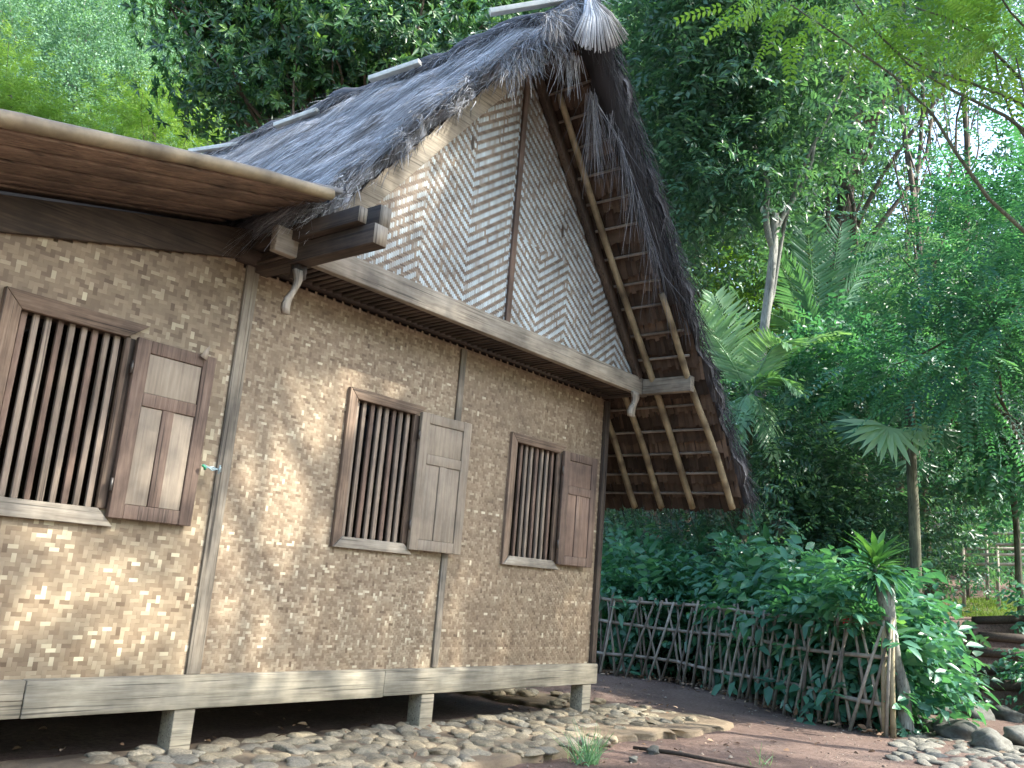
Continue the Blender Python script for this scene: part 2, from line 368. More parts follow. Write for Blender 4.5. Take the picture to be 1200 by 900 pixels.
# side and rear walls, floor: plain backing weave
mb = MB(); mb.box(XR-.03, XR, YW+.06, YB, ZB, ZT); mb.prism([(XL, ZB), (XR-.03, ZB), (XR-.03, 2.05), (APX, 4.7), (3.6, 2.3), (XL, 1.35)], 1, YB-.03, YB); mb.box(XL, XL+.03, YW+.04, YB-.03, ZB, WING(XL))
mb.build('side_wall', M['brown_z'], house)
mb = MB(); mb.box(XL, XR-.04, YW+.05, YB-.04, ZB-.04, ZB-.005); mb.build('floor', M['dark_x'], house)
# vertical cover battens and corner board
def batten(x0, x1, z0, z1, y=YW-.022, mat='grey_z', th=.02):
    mb = MB(); mb.box(x0, x1, y, y+th, z0, z1, random.uniform(.3,.7)); return mb.build('cover_batten', M[mat], house, bevel=.003)
batten(3.455, 3.56, ZB, 2.07)
batten(5.765, 5.835, ZB, .27); batten(5.765, 5.835, 1.33, 2.03)
MBc = MB(); MBc.box(XR-.035, XR+.045, YW-.04, YW+.055, ZB, 2.03); MBc.build('corner_post', M['dark_z'], house, bevel=.004)
# sill beam in two lengths with a lapped joint
mb = MB(); mb.box(XL, 2.43, YW-.06, YW+.08, -.97, -.765, .45); mb.build('sill_beam', M['sill'], house, bevel=.006)
mb = MB(); mb.box(2.434, 5.19, YW-.065, YW+.08, -.972, -.763, .6); mb.build('sill_beam', M['sill'], house, bevel=.006)
mb = MB(); mb.box(5.194, XR+.05, YW-.062, YW+.08, -.965, -.765, .5); mb.build('sill_beam', M['sill'], house, bevel=.006)
mb = MB(); mb.box(1.55, 2.43, YW-.0635, YW-.0601, -.874, -.871, 0); mb.build('joint_gap', M['black'], house)
mb = MB(); mb.box(XR-.08, XR+.05, YW+.09, YB, -.965, -.765); mb.build('sill_beam', M['sill'], house, bevel=.006)
for x in (0.2, 3.47, 5.72, 8.06):
    for y in (5.5, 7.7, 10.6):
        mb = MB(); mb.box(x-.075, x+.075, y-.05, y+.10, -1.34, -.97, random.uniform(.35,.7)); mb.build('stilt_post', M['sill'] if y < 6 else M['dark_z'], house, bevel=.006)
for y in (7.7, 10.6):
    mb = MB(); mb.box(XL, XR-.1, y-.05, y+.08, -.965, -.81); mb.build('floor_joist', M['dark_x'], house)
# windows
def ramp_win(k):
    x0, x1 = WIN[k]; fw = .105 if k == 0 else .085
    wm = [M['brown_z'], M['brown_z'], M['brown_z']][k]
    mb = MB(); yf, yb = YW-.035, YW+.10
    # mitred casing: four trapezoids
    xa, xb, za, zb = x0-fw, x1+.065, WZ0-fw, WZ1+fw
    mb.prism([(xa, za), (x0, WZ0), (x0, WZ1), (xa, zb)], 1, yf, yb, .7)
    f = mb.build('window', wm, house, bevel=.004)
    mb = MB(); mb.prism([(x1, WZ0+.001), (xb, WZ0+.001), (xb, WZ1-.001), (x1, WZ1-.001)], 1, yf+.012, yb, .25); mb.build('jamb', wm, f, bevel=.004)
    mb = MB(); mb.prism([(xa+.002, zb), (xa+fw+.002, WZ1), (x1+.0, WZ1), (x1+.14, zb)], 1, yf-.001, yb, .6); mb.build('lintel', M['brown_x'], f, bevel=.004)
    mb = MB(); mb.prism([(xa+.002, za), (x1+.11, za), (x1+.0, WZ0), (xa+fw+.002, WZ0)], 1, yf-.012, yb, .8); mb.build('sill', M['grey_x'], f, bevel=.004)
    n_ = (9, 8, 8)[k]
    for i in range(n_):
        bx = x0+(x1-x0)*(i+.5)/n_ ; wv = (.036, .038, .034)[k]*random.uniform(.9, 1.05)
        mb = MB(); tt = random.uniform(.2, 1); mb.bar((bx+random.uniform(-.004,.004), YW+.025, WZ0-.0), (bx+random.uniform(-.004,.004), YW+.025, WZ1), wv, .026, (0,1,0), tt)
        mb.build('bar', M['bar'] if (i+k) % 3 else M['redpanel'], f, bevel=.003)
    return f
for k in range(3): ramp_win(k)
# panelled shutters, folded back against the wall on their right
def shutter(x0, L, z0, z1, ang, fm, pm, lb):
    a = rad(ang); hx, hy = x0, YW-.058
    def T(u, v, z): return (hx+u*math.cos(a)+v*math.sin(a), hy-u*math.sin(a)+v*math.cos(a), z)
    def bx(mb, u0, u1, v0, v1, za, zb, t=.5):
        mb.add([T(u0,v0,za),T(u1,v0,za),T(u1,v1,za),T(u0,v1,za),T(u0,v0,zb),T(u1,v0,zb),T(u1,v1,zb),T(u0,v1,zb)], [(0,3,2,1),(4,5,6,7),(0,1,5,4),(1,2,6,5),(2,3,7,6),(3,0,4,7)], t)
    st = .095; zm = z0+(z1-z0)*.66
    s_ = MB(); v0, v1 = -.018, .018
    bx(s_, 0, st, v0, v1, z0, z1, .5); o = s_.build('shutter', fm, house, bevel=.004); tag(o, lb)
    s_ = MB(); bx(s_, L-st, L, v0, v1, z0, z1, .45); s_.build('stile', fm, o, bevel=.004)
    e = .0008
    for ra, rb, rt in ((z1-.085, z1-.001, .5), (zm-.04, zm+.045, .6), (z0+.001, z0+.09, .55)):
        r_ = MB(); bx(r_, st+e, L-st-e, v0+.001, v1-.001, ra, rb, rt); r_.build('rail', fm, o, bevel=.004)
    r_ = MB(); bx(r_, L/2-.04, L/2+.04, v0+.0015, v1-.002, z0+.091, zm-.041, .5); r_.build('muntin', fm, o, bevel=.004)
    for (ua, ub, za, zb) in ((st, L-st, zm+.046, z1-.086), (st, L/2-.041, z0+.091, zm-.041), (L/2+.041, L-st, z0+.091, zm-.041)):
        p_ = MB(); bx(p_, ua+.001, ub-.001, -.006, .008, za+.001, zb-.001, random.uniform(.45,.7)); p_.build('panel', pm, o, bevel=.003)
    for hz in (z0+.2, z1-.2):
        h_ = MB(); h_.tube([T(-.012, -.012, hz-.04), T(-.012, -.012, hz+.04)], .009, 8); h_.build('hinge', M['metal'], o)
    return o
mt, n, l, p = newmat('dull_metal'); p.inputs['Base Color'].default_value = (.12,.11,.10,1); p.inputs['Metallic'].default_value = .8; p.inputs['Roughness'].default_value = .5; M['metal'] = mt
shutter(2.725, .575, WZ0-.05, WZ1+.01, -1.5, M['redstile'], M['panel'], 'reddish brown shutter with pale lower panels')
shutter(5.30, .60, WZ0-.045, WZ1+.03, 3, M['panel'], M['panel'], 'bleached grey brown shutter')
shutter(7.375, .575, WZ0-.03, WZ1+.03, 2, M['redstile'], M['redpanel'], 'dark red brown shutter')
# tie beam, soffit slats, plates
mb = MB(); mb.box(3.34, 8.22, 5.0, 5.07, 2.06, 2.245, .7); mb.build('tie_beam', M['grey_x'], house, bevel=.008)
mb = MB(); mb.box(3.36, 8.2, 5.4, YW+.06, 2.07, 2.16, .1); mb.build('wall_plate', M['dark_x'], house)
for i in range(66):
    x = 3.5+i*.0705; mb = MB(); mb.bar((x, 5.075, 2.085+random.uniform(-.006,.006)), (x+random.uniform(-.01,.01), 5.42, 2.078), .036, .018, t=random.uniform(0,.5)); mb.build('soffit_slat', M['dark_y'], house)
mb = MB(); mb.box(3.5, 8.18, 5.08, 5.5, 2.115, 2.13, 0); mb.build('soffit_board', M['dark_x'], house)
for x, z0, y0 in ((8.14, 2.045, 4.42),):
    mb = MB(); mb.box(x-.04, x+.045, y0, 4.995, z0+.02, z0+.185, .6); mb.build('plate_beam', M['grey_y'], house, bevel=.006)
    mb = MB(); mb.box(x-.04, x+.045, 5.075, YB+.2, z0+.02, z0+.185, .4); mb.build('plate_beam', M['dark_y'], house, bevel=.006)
# left plates: three stacked beam ends
for (xa, xb, y0, za, zb, t) in ((3.52, 3.64, 4.22, 2.03, 2.17, .2), (3.46, 3.535, 4.32, 2.175, 2.285, .2), (3.62, 3.72, 4.30, 2.20, 2.35, .2)):
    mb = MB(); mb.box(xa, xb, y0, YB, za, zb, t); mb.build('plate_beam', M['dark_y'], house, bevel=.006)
    mb = MB(); mb.box(xa+.004, xb-.004, y0-.004, y0-.0005, za+.004, zb-.004, .7); mb.build('beam_end', M['grey_z'], house)
# wing rake beam against the wall
mb = MB(); mb.prism([(XL, WING(XL)-.005), (3.44, 2.105), (3.44, 2.33), (XL, WING(XL)+.215)], 1, YW-.05, YW-.002, .25); mb.build('wing_beam', M['dark_x'], house, bevel=.006)
# gable: woven panel, mullion, rake boards
GY = 5.075
mb = MB(); mb.prism([(3.55, 2.2), (8.12, 2.2), (APX, APZ)], 1, GY+.003, GY+.03)
gp = mb.build('gable_panel', M['black'], house)
GCW, GCH = .0205, .0145
def gpat(I, J):
    pkl, vl, mu, vr = [int(round((q-3.55)/GCW)) for q in (4.72, 5.28, APX, 6.72)]
    f = np.where(I < pkl, I, np.where(I < vl, 2*pkl-I, np.where(I < mu, I-2*(vl-pkl), 0)))
    tri = np.abs(((I-mu) % 44)-22)                                # small zigzags across the right hand panel
    fr = np.where(J < 62, tri, -(I-mu)+0*J)
    d1 = np.abs(I-int((6.62-3.55)/GCW))+np.abs(J-32); d2 = np.abs(I-int((7.22-3.55)/GCW))+np.abs(J-24); d3 = np.abs(I-int((4.72-3.55)/GCW))+np.abs(J-22)
    dd = np.minimum(d1, d2)
    K = np.where(I < mu, J-f, J-fr)
    K = K
    return K
def ginside(x, z): return z > 2.24 and z < APZ-.06-SL*abs(x-APX)
def gt(i, j, v, x, z):
    if not v: return min(.5, max(0, .33+rnd.gauss(0, .10)))
    worn = max(0, .80-.50*(x-3.6))*(.4+.6*min(1, max(0, (z-2.4))))+max(0, (z-3.5)*.30)+(.30 if rnd.random() < .06 else 0)
    return max(.3, min(1, .88-worn*.8+rnd.gauss(0, .13)))
wv = MB(); weave(wv, 3.55, 8.12, 2.2, 4.9, GY, GCW, GCH, ginside, gt, gpat, 3, 6, .002, .0007); wv.build('woven_strips', M['weave_g'], gp)
mb = MB(); mb.box(APX+.01, APX+.07, GY-.03, GY-.006, 2.25, 4.72, .3); mb.build('gable_batten', M['redpanel'], house, bevel=.003)
for (x_, z_) in ((5.22, 3.72), (6.6, 3.4)):                     # dark holes torn in the weave
    mb = MB(); mb.add([(x_-.02, GY-.0055, z_+.07), (x_+.015, GY-.0055, z_+.05), (x_+.02, GY-.0055, z_-.05), (x_+.0, GY-.0055, z_-.075), (x_-.022, GY-.0055, z_-.02)], [(0,4,3,2,1)]); mb.build('hole', M['black'], gp)
def rake(side, name, y0, y1, off, wdt, mat, t=.5, x_end=None, apx0=0):
    xe = x_end; mb = MB()
    p0 = (APX+side*apx0, APZ+off-SL*apx0); p1 = (xe, APZ+off-SL*abs(xe-APX)); nx, nz = -side*SL, -1.
    k = wdt/math.hypot(SL, 1); q = lambda p_: (p_[0]+nx*k*1.0, p_[1]+nz*k)
    mb.prism([p0, p1, q(p1), q(p0)], 1, y0, y1, t); return mb.build(name, M[mat], house, bevel=.004)
rake(-1, 'rake_board', 5.0, 5.06, .07, .20, 'grey_x', .75, 3.75, .05)
rake(1, 'rake_board', 5.0, 5.06, .07, .10, 'dark_z', .7, 8.12, .05)
# carved drops under the two plates
def drop(x, y, zt, h, mat, w_=.055):
    mb = MB(); ns = 9; L_, R_ = [], []
    for i in range(ns+1):
        t = i/ns; cx = .03*math.sin(t*5.2+.4)-.018*t; ww = w_*(.42+.35*abs(math.cos(t*3.4)))*(1-.15*t); L_.append((x+cx-ww/2, zt-h*t)); R_.append((x+cx+ww/2, zt-h*t))
    for i in range(ns):
        mb.add([(L_[i][0], y, L_[i][1]), (R_[i][0], y, R_[i][1]), (R_[i+1][0], y, R_[i+1][1]), (L_[i+1][0], y, L_[i+1][1]), (L_[i][0], y+.04, L_[i][1]), (R_[i][0], y+.04, R_[i][1]), (R_[i+1][0], y+.04, R_[i+1][1]), (L_[i+1][0], y+.04, L_[i+1][1])], [(0,1,2,3),(7,6,5,4),(0,3,7,4),(1,5,6,2)]+([(3,2,6,7)] if i == ns-1 else [])+([(0,4,5,1)] if i == 0 else []), .95)
    return mb.build('carved_drop', M[mat], house)
_q = on_y(346, 316, 5.0); drop(_q[0], 5.0-.03, _q[2]+.0, .33, 'grey_z', .075)
_q = on_y(741, 466, 5.0); drop(_q[0]+.02, 5.0-.03, 2.055, .27, 'grey_z', .14)
mb = MB(); mb.box(3.54, 3.62, 5.0, 5.08, 1.93, 2.028, .2); mb.build('corner_bracket', M['dark_z'], house)

# ------------------------------------------------------------------ roof
def roofpt(side, s, y, off=0):                                  # s metres down the slope from the ridge
    c = 1/math.hypot(1, SL); return np.array([APX+side*(s*c+off*SL*c), y, APZ+(.08 if side < 0 else .20)-s*SL*c+off*c])
LEN_R = (9.27-APX)*math.hypot(1, SL); LEN_L = (APX-3.60)*math.hypot(1, SL)
YF, YR = 4.30, 11.2
def strands(mb, P, D, N, L, W, T, curl=.0, seg=3):
    """thin ribbons: P start, D direction, N normal, bending down by curl"""
    n_ = len(P); S = np.cross(D, N); S /= np.linalg.norm(S, axis=1)[:, None]+1e-9
    rows = []
    for k in range(seg+1):
        t = k/seg; c = P+D*(L*t)[:, None]+N*(-curl*(t**2)*L if np.isscalar(curl) else (-curl*(t**2)*L))[:, None]
        wv = W*(1-.75*t) if k else W; rows.append(c-S*(wv/2)[:, None]); rows.append(c+S*(wv/2)[:, None])
    V = np.stack(rows, 1).reshape(-1, 3); m_ = 2*(seg+1)
    q = np.array([[2*k, 2*k+1, 2*k+3, 2*k+2] for k in range(seg)])
    mb.bulk(V, (np.arange(n_)[:, None, None]*m_+q[None]).reshape(-1, 4), np.repeat(T, m_))
def noise2(x, y): return .5*np.sin(x*2.3+1.7*np.sin(y*1.9))+.3*np.sin(y*5.1+x*3.7)+.2*np.sin(x*9.1-y*7.3)
def frontedge_left(s): return np.where(s < .85, YF+(s/.85)*.55, 4.86)+.05*np.sin(s*7)+.03*np.sin(s*17)
# left slope slab (thick, lumpy)
def slope_slab(side, LEN, front, thick, name, mat, lump=.05, s0=0):
    ns, ny = 46, 90; mb = MB(); top = np.zeros((ns, ny, 3)); bot = np.zeros((ns, ny, 3))
    for i in range(ns):
        s = s0+(LEN-s0)*i/(ns-1); yf = float(front(np.array(s)))
        for j in range(ny):
            y = yf+(YR-yf)*j/(ny-1); e = min(1, j/3)
            th = thick*(.55+.45*e)+lump*noise2(s*2, y*2)*e+.015*math.sin(s*31+y*9); top[i, j] = roofpt(side, s+.03*math.sin(y*9), y, th); bot[i, j] = roofpt(side, s, y, .0)
    V = np.concatenate([top.reshape(-1, 3), bot.reshape(-1, 3)]); i, j = np.meshgrid(np.arange(ns-1), np.arange(ny-1), indexing='ij'); a = (i*ny+j).ravel(); o_ = ns*ny
    F = [np.stack([a, a+ny, a+ny+1, a+1], 1), np.stack([a+o_, a+1+o_, a+ny+1+o_, a+ny+o_], 1)]
    j = np.arange(ny-1); i = np.arange(ns-1)
    for r in (0, (ns-1)*ny): F.append(np.stack([r+j, r+j+1, r+j+1+o_, r+j+o_], 1))
    for c in (0, ny-1): F.append(np.stack([i*ny+c, (i+1)*ny+c, (i+1)*ny+c+o_, i*ny+c+o_], 1))
    mb.bulk(V, np.concatenate(F), RNG.uniform(.2, .65, len(V))); return mb.build(name, mat, house)
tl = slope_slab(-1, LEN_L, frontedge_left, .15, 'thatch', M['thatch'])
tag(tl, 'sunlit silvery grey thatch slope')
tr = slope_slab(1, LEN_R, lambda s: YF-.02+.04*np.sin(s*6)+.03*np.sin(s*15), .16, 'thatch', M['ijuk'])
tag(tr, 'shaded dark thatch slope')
def fibres(side, LEN, n_, front, tint, mat, parent, w0=.006, name='thatch_fibre'):
    mb = MB(); s = RNG.uniform(-.05, 1, n_)*LEN; yf = front(np.maximum(s, 0)); y = yf-.02+(YR-yf)*RNG.uniform(0, 1, n_)**1.15
    th = .15+.05*noise2(np.maximum(s, 0)*2, y*2)+RNG.uniform(-.015, .02, n_)
    c = 1/math.hypot(1, SL)
    P = np.stack([APX+side*(s*c+th*SL*c), y, APZ+.08-s*SL*c+th*c], 1)
    dirn = np.array([side*c, 0, -SL*c]); N0 = np.array([side*SL*c, 0, c])
    clump = .18*noise2(s*1.3+5, y*3.1)
    D = dirn[None]+np.stack([RNG.normal(0, .05, n_), clump*.7+RNG.normal(0, .10, n_), RNG.normal(0, .05, n_)], 1)+N0[None]*RNG.normal(.02, .045, n_)[:, None]
    D /= np.linalg.norm(D, axis=1)[:, None]; N = np.repeat(N0[None], n_, 0)+RNG.normal(0, .45, (n_, 3)); N /= np.linalg.norm(N, axis=1)[:, None]
    T = np.clip(tint+.25*noise2(s*3+2, y*6)+RNG.normal(0, .28, n_), 0, 1)
    strands(mb, P, D, N0[None].repeat(n_, 0)*.6+N*.4, RNG.uniform(.22, .62, n_), RNG.uniform(.6, 1.3, n_)*w0, T, RNG.uniform(0, .10, n_)); o = mb.build(name, mat, parent); o['kind'] = 'stuff'; return o
fibres(-1, LEN_L, 32000, frontedge_left, .66, M['thatch'], tl)
fibres(1, LEN_R, 7000, lambda s: YF+.0*s, .35, M['ijuk'], tr)
# fringe of fibres hanging over the left rake edge, the ridge front and the eave corner
def fringe(n_, pf, df, L, W, T, mat, parent, curl=.15):
    P = np.array([pf(random.random()) for _ in range(n_)])+RNG.normal(0, .02, (n_, 3)); D = np.array([unit(np.array(df)+RNG.normal(0, .18, 3)) for _ in range(n_)])
    N = np.array([unit(np.cross(d, unit(RNG.normal(0, 1, 3)))) for d in D]); N = np.where((N[:, 2] > 0)[:, None], N, -N)
    mb = MB(); strands(mb, P, D, N, RNG.uniform(L[0], L[1], n_), RNG.uniform(W[0], W[1], n_), RNG.uniform(T[0], T[1], n_), curl, 4); o = mb.build('thatch_fringe', mat, parent); o['kind'] = 'stuff'; return o
def le(t, off=.1): s = t*LEN_L; return roofpt(-1, s, float(frontedge_left(np.array(s))), random.uniform(-.0, .17))
fringe(2000, le, (-.5,-.16,-.5), (.05,.17), (.004,.009), (.05,.9), M['thatch'], tl, .3)
fringe(500, le, (-.2,-.1,-.9), (.05,.15), (.004,.009), (.0,.6), M['thatch'], tl, .2)
fringe(350, lambda t: roofpt(-1, LEN_L, 4.8+t*.5, random.uniform(0, .15)), (-.5,-.2,-.4), (.10,.26), (.004,.009), (.2,.9), M['thatch'], tl, .3)
fringe(900, lambda t: roofpt(-1, t*1.0, YF+t*.4, random.uniform(.02, .16)), (-.3,-.35,-.65), (.15,.42), (.004,.01), (.15,.8), M['thatch'], tl, .25)
fringe(1500, lambda t: roofpt(1, t*LEN_R, YF-.02, random.uniform(0, .16)), (.35,-.25,-.7), (.08,.28), (.004,.009), (.0,.6), M['ijuk'], tr, .2)
fringe(1200, lambda t: roofpt(1, LEN_R, YF+t*5, random.uniform(0, .15)), (.3,0,-.75), (.08,.2), (.004,.01), (.0,.5), M['ijuk'], tr, .1)
fringe(160, lambda t: on_y(690+8*t, 108+10*t, 4.45), (.25,0,-1), (.35,.95), (.003,.007), (.4,.95), M['ijuk'], tr, .05)
fringe(90, lambda t: on_y(655+25*t, 60+8*t, 4.4), (.05,0,-1), (.15,.5), (.004,.008), (.3,.9), M['thatch'], tl, .05)
fringe(220, lambda t: on_y(715+60*t, 130+190*t, 4.28), (.25,0,-1), (.3,.8), (.003,.006), (.1,.8), M['ijuk'], tr, .05)
# ridge cap and fan of stiff fibres
mb = MB()
for k in range(26):
    y = YF+.05+(YR-YF)*k/25
pts = [(APX+.02*math.sin(y*3), y, APZ+.26+.03*math.sin(y*5)) for y in np.linspace(YF+.02, YR, 40)]
mb.tube(pts, [.13+.015*math.sin(i*1.7) for i in range(40)], 12, .4, .1); rc = mb.build('ridge_cap', M['ijuk'], house, smooth=True)
n_ = 9000; mb = MB(); sd = np.where(RNG.random(n_) < .62, -1., 1.); y = YF+(YR-YF)*RNG.uniform(0, 1, n_)**1.2; h_ = RNG.uniform(-.5, 1, n_)
P = np.stack([APX+sd*RNG.uniform(-.06, .10, n_), y, APZ+.33+.05*noise2(y*3, sd)-.06*RNG.random(n_)+.05*np.sin(y*5)*.6], 1)
D = np.stack([sd*RNG.uniform(.45, 1, n_), RNG.normal(-.05, .25, n_), RNG.uniform(-.9, -.25, n_)], 1); D /= np.linalg.norm(D, axis=1)[:, None]
N = np.stack([sd*.7, RNG.normal(0, .3, n_), np.full(n_, .8)], 1); N /= np.linalg.norm(N, axis=1)[:, None]
strands(mb, P, D, N, RNG.uniform(.14, .45, n_), RNG.uniform(.004, .009, n_), np.clip(.5+RNG.normal(0, .28, n_), 0, 1), .18); o = mb.build('ridge_fibre', M['thatch'], rc); o['kind'] = 'stuff'
# roll of black palm fibre under the verge of the shaded slope
pp = [roofpt(1, s_, YF+.10, -.03+.04*math.exp(-s_)) for s_ in np.linspace(.15, 2.9, 22)]; rr = [(.16-.045*i/21*2)*(1+.12*math.sin(i*1.9)) for i in range(22)]
mb = MB(); mb.tube(pp, rr, 10, .12, .12); vr = mb.build('verge_roll', M['ijuk'], tr, smooth=True)
fringe(1700, lambda t: roofpt(1, .1+3.0*t, YF+.0+random.uniform(-.06,.08), -.02+random.uniform(-.08,.10)), (.5,-.05,-.85), (.10,.30), (.004,.008), (.0,.45), M['ijuk'], vr, .1)
P0 = on_y(690, -4, 4.2); mb = MB(); nf = 74; T_ = RNG.uniform(0, 1, nf)
for i in range(nf):
    t = i/(nf-1); a = np.array([670+68*t, 46+14*math.sin(t*3.0)*1.0+ (0 if t < .7 else -6*(t-.7)/.3)])
    e = on_y(a[0]+random.uniform(-1.5,1.5), a[1]+random.uniform(-4,3), 4.2-.12*math.sin(t*3.1)); st = P0+np.array([.05*(t-.5), random.uniform(-.02,.02), random.uniform(-.02,.02)])
    mb.tube([st, st*.55+e*.45+np.array([.01, -.03, .02]), e], [.007,.006,.0035], 5, random.uniform(.55, 1))
mb.build('ridge_fan', M['thatch'], house)
fringe(700, lambda t: on_y(640+60*t, 22-26*t, 4.32), (-.1,-.2,-.45), (.10,.30), (.004,.009), (.1,.85), M['thatch'], tl, .3)
# pale ridge laths poking out of the thatch towards the far slope
for (a, b, ya, yb) in (((574,18),(668,2), 5.1, 4.6), ((433,96),(492,76), 6.9, 6.3), ((322,150),(372,132), 8.6, 8.0), ((222,180),(305,168), 10.6, 9.3)):
    A = on_y(*a, ya); B = on_y(*b, yb); mb = MB(); mb.bar(A+[0,0,.03], B+[0,0,.03], .07, .05, t=.95); mb.build('ridge_lath', M['lath'], house, bevel=.002)
# underside of the right slope: courses, battens, rafters
c_ = 1/math.hypot(1, SL)
mb = MB(); nC = 30
for k in range(nC):
    s1 = LEN_R*(k+1)/nC+.05; s0 = LEN_R*k/nC-.03
    y = YF+.02
    while y < YR-.1:
        w_ = random.uniform(.02, .07); jj = random.uniform(-.03, .03); a = random.uniform(-.02, .02)
        A0 = roofpt(1, max(s0, .02), y+a, -.004); A1 = roofpt(1, max(s0, .02), y+w_+a, -.004); lo = -.05+random.uniform(-.012, .008)
        B0 = roofpt(1, s1+jj, y, lo); B1 = roofpt(1, s1+jj+random.uniform(-.02,.02), y+w_*.97, lo-random.uniform(0,.02)); t = min(1, max(0, .45+.3*math.sin(k*2.3+y*1.5)+random.gauss(0, .15)))
        mb.add([A0, A1, B1, B0], [(0,1,2,3)], t); y += w_*.93
mb.build('leaf_course', M['palm_under'], tr)['kind'] = 'stuff'
mb_l = MB()
for k in range(18):
    s1 = LEN_L*(k+1)/18+.05; s0 = LEN_L*k/18-.03; mb_l.add([roofpt(-1, max(0, s0), 4.95, -.004), roofpt(-1, max(0, s0), YR, -.004), roofpt(-1, s1, YR, -.04), roofpt(-1, s1, 4.95, -.04)], [(0,1,2,3)], .3)
mb_l.build('leaf_course', M['palm_under'], tl)
s = .30
while s < LEN_R:
    A = roofpt(1, s, YF+.12, -.065); B = roofpt(1, s, YR-.2, -.065); A = A+[0, random.uniform(-.06,.06), 0]; mb = MB(); mid = (A+B)/2+[0, 0, random.uniform(-.015,.015)]
    mb.tube([A, mid, B], .015, 6, random.uniform(.0, .35)); mb.build('batten', M['bamboo_grey'], house); s += .285+random.uniform(-.03,.03)
for y, s0 in ((4.42, 2.75), (4.9, .6), (5.3, 3.0), (5.66, 3.0), (6.2, 3.2), (6.9, 3.2), (7.6, 3.2), (8.4, 3.2)):
    n_ = 14; rr = []; pp = []; dy = random.uniform(-.07, .07)
    for i in range(n_*2):
        t = i/(n_*2-1); s_ = s0+(LEN_R-s0-.02)*t; pp.append(roofpt(1, s_, y+dy*(1-t), -.12)+np.array([0, .012*math.sin(t*9+y), 0])); rr.append((.035+.003*(i % 4 == 0))*(.92+.16*t))
    mb = MB(); tt = []
    mb.tube(pp, rr, 10, .5); 
    mb.t = [(.1 if (i//10) % 4 == 0 else random.uniform(.45,.75)) for i in range(len(mb.v))]
    mb.build('rafter', M['bamboo'], house, smooth=True)
# wing roof: bamboo edge pole, slats seen from below, thatch above
wz = lambda x: 2.42+.225*(x-3.5)
pp = [(x, 4.60+.0*x, wz(x)+.05-.05*math.exp(-((x-3.6)/.6)**2)) for x in np.linspace(XL-.3, 3.44, 44)]
rr = []; tt = []
for i in range(44):
    nd = (i % 7 == 3); rr.append(.050-.010*i/43+(.003 if nd else 0)); tt += [(.12 if nd else random.uniform(.32,.55))]*14
mb = MB(); mb.tube(pp, rr, 14, .5); mb.t = tt; mb.build('edge_pole', M['bamboo'], house, smooth=True)
for k in range(9):
    y0 = 4.63+k*.112; xe = 3.30+.0*k+(.02*(k % 2)); mb = MB(); a = XL-.3; k_ = (.005 if k % 2 else -.005)+random.uniform(-.004,.004)-.003*k; xe -= .05*k*(k > 1)*.6
    mb.prism([(a, wz(a)+.0+k_), (xe+.2, wz(xe+.2)+.0+k_), (xe+.2, wz(xe+.2)+.02+k_), (a, wz(a)+.02+k_)], 1, y0, y0+.107, random.uniform(.1,.9)); mb.build('wing_slat', M['brown_x'], house, bevel=.006)
mb = MB(); mb.prism([(XL-.3, wz(XL-.3)+.035), (3.55, wz(3.55)+.035), (3.55, wz(3.55)+.07), (XL-.3, wz(XL-.3)+.07)], 1, 4.62, YR, .4); mb.build('wing_roof', M['thatch'], house)
# wire latch holding the first shutter, splinter of bamboo above it
mw, n, l, p = newmat('blue_grey_wire'); p.inputs['Base Color'].default_value = (.32,.42,.44,1); p.inputs['Roughness'].default_value = .4; p.inputs['Metallic'].default_value = .5
mg, n, l, p = newmat('green_cord'); p.inputs['Base Color'].default_value = (.03,.25,.13,1)
q = on_y(247, 549, 5.42); mb = MB()
for dz in (-.012, .0, .014): mb.tube([(q[0]-.06, q[1]-.01, q[2]+dz+.004), (q[0], q[1]-.02, q[2]-dz), (q[0]+.07, q[1]-.012, q[2]+dz)], .005, 6)
mb.tube([(q[0]+.05, q[1]-.02, q[2]-.03), (q[0]+.055, q[1]-.022, q[2]+.03)], .006, 6); lt = mb.build('wire_latch', mw, house)
mb = MB(); mb.tube([(q[0]-.075, q[1]-.012, q[2]+.012), (q[0]-.055, q[1]-.02, q[2]), (q[0]-.05, q[1]-.01, q[2]-.014)], .009, 6); mb.build('cord_knot', mg, lt)
q = on_y(241, 412, 5.40); mb = MB(); mb.prism([(q[0]-.03, q[2]-.035), (q[0]+.025, q[2]-.055), (q[0]+.03, q[2]+.05)], 1, 5.405, 5.412, 1); mb.build('bamboo_splinter', M['panel'], house)

# ------------------------------------------------------------------ foliage machinery
def leaf_tpl(leaves, hi):
    """leaves: list of (base, dir, normal, length, width, tint)"""
    V = []; F = []; T = []
    for b, d, nrm, L, W, t in leaves:
        b = np.array(b, float); d = unit(d); s_ = unit(np.cross(d, nrm)); n_ = np.cross(s_, d); k = len(V)
        if hi:
            f = .10*W/.5; dr = -.16*L
            V += [b, b+d*L*.3-s_*W*.48+n_*f, b+d*L*.3+s_*W*.48+n_*f, b+d*L*.35, b+d*L*.68-s_*W*.36+n_*(f*.6+dr*.4), b+d*L*.68+s_*W*.36+n_*(f*.6+dr*.4), b+d*L*.7+n_*dr*.45, b+d*L+n_*dr]
            F += [(k,k+1,k+3),(k,k+3,k+2),(k+1,k+4,k+6),(k+1,k+6,k+3),(k+3,k+6,k+5),(k+3,k+5,k+2),(k+4,k+7,k+6),(k+6,k+7,k+5)]; T += [t]*8
        else:
            V += [b, b+d*L*.5-s_*W*.5+n_*W*.12, b+d*L*.5+s_*W*.5+n_*W*.12, b+d*L-n_*L*.12]; F += [(k,k+1,k+3),(k,k+3,k+2)]; T += [t]*4
    return np.array(V), np.array(F), np.array(T)
R_ = np.random.default_rng(5)
def rv(s=1): return R_.normal(0, s, 3)
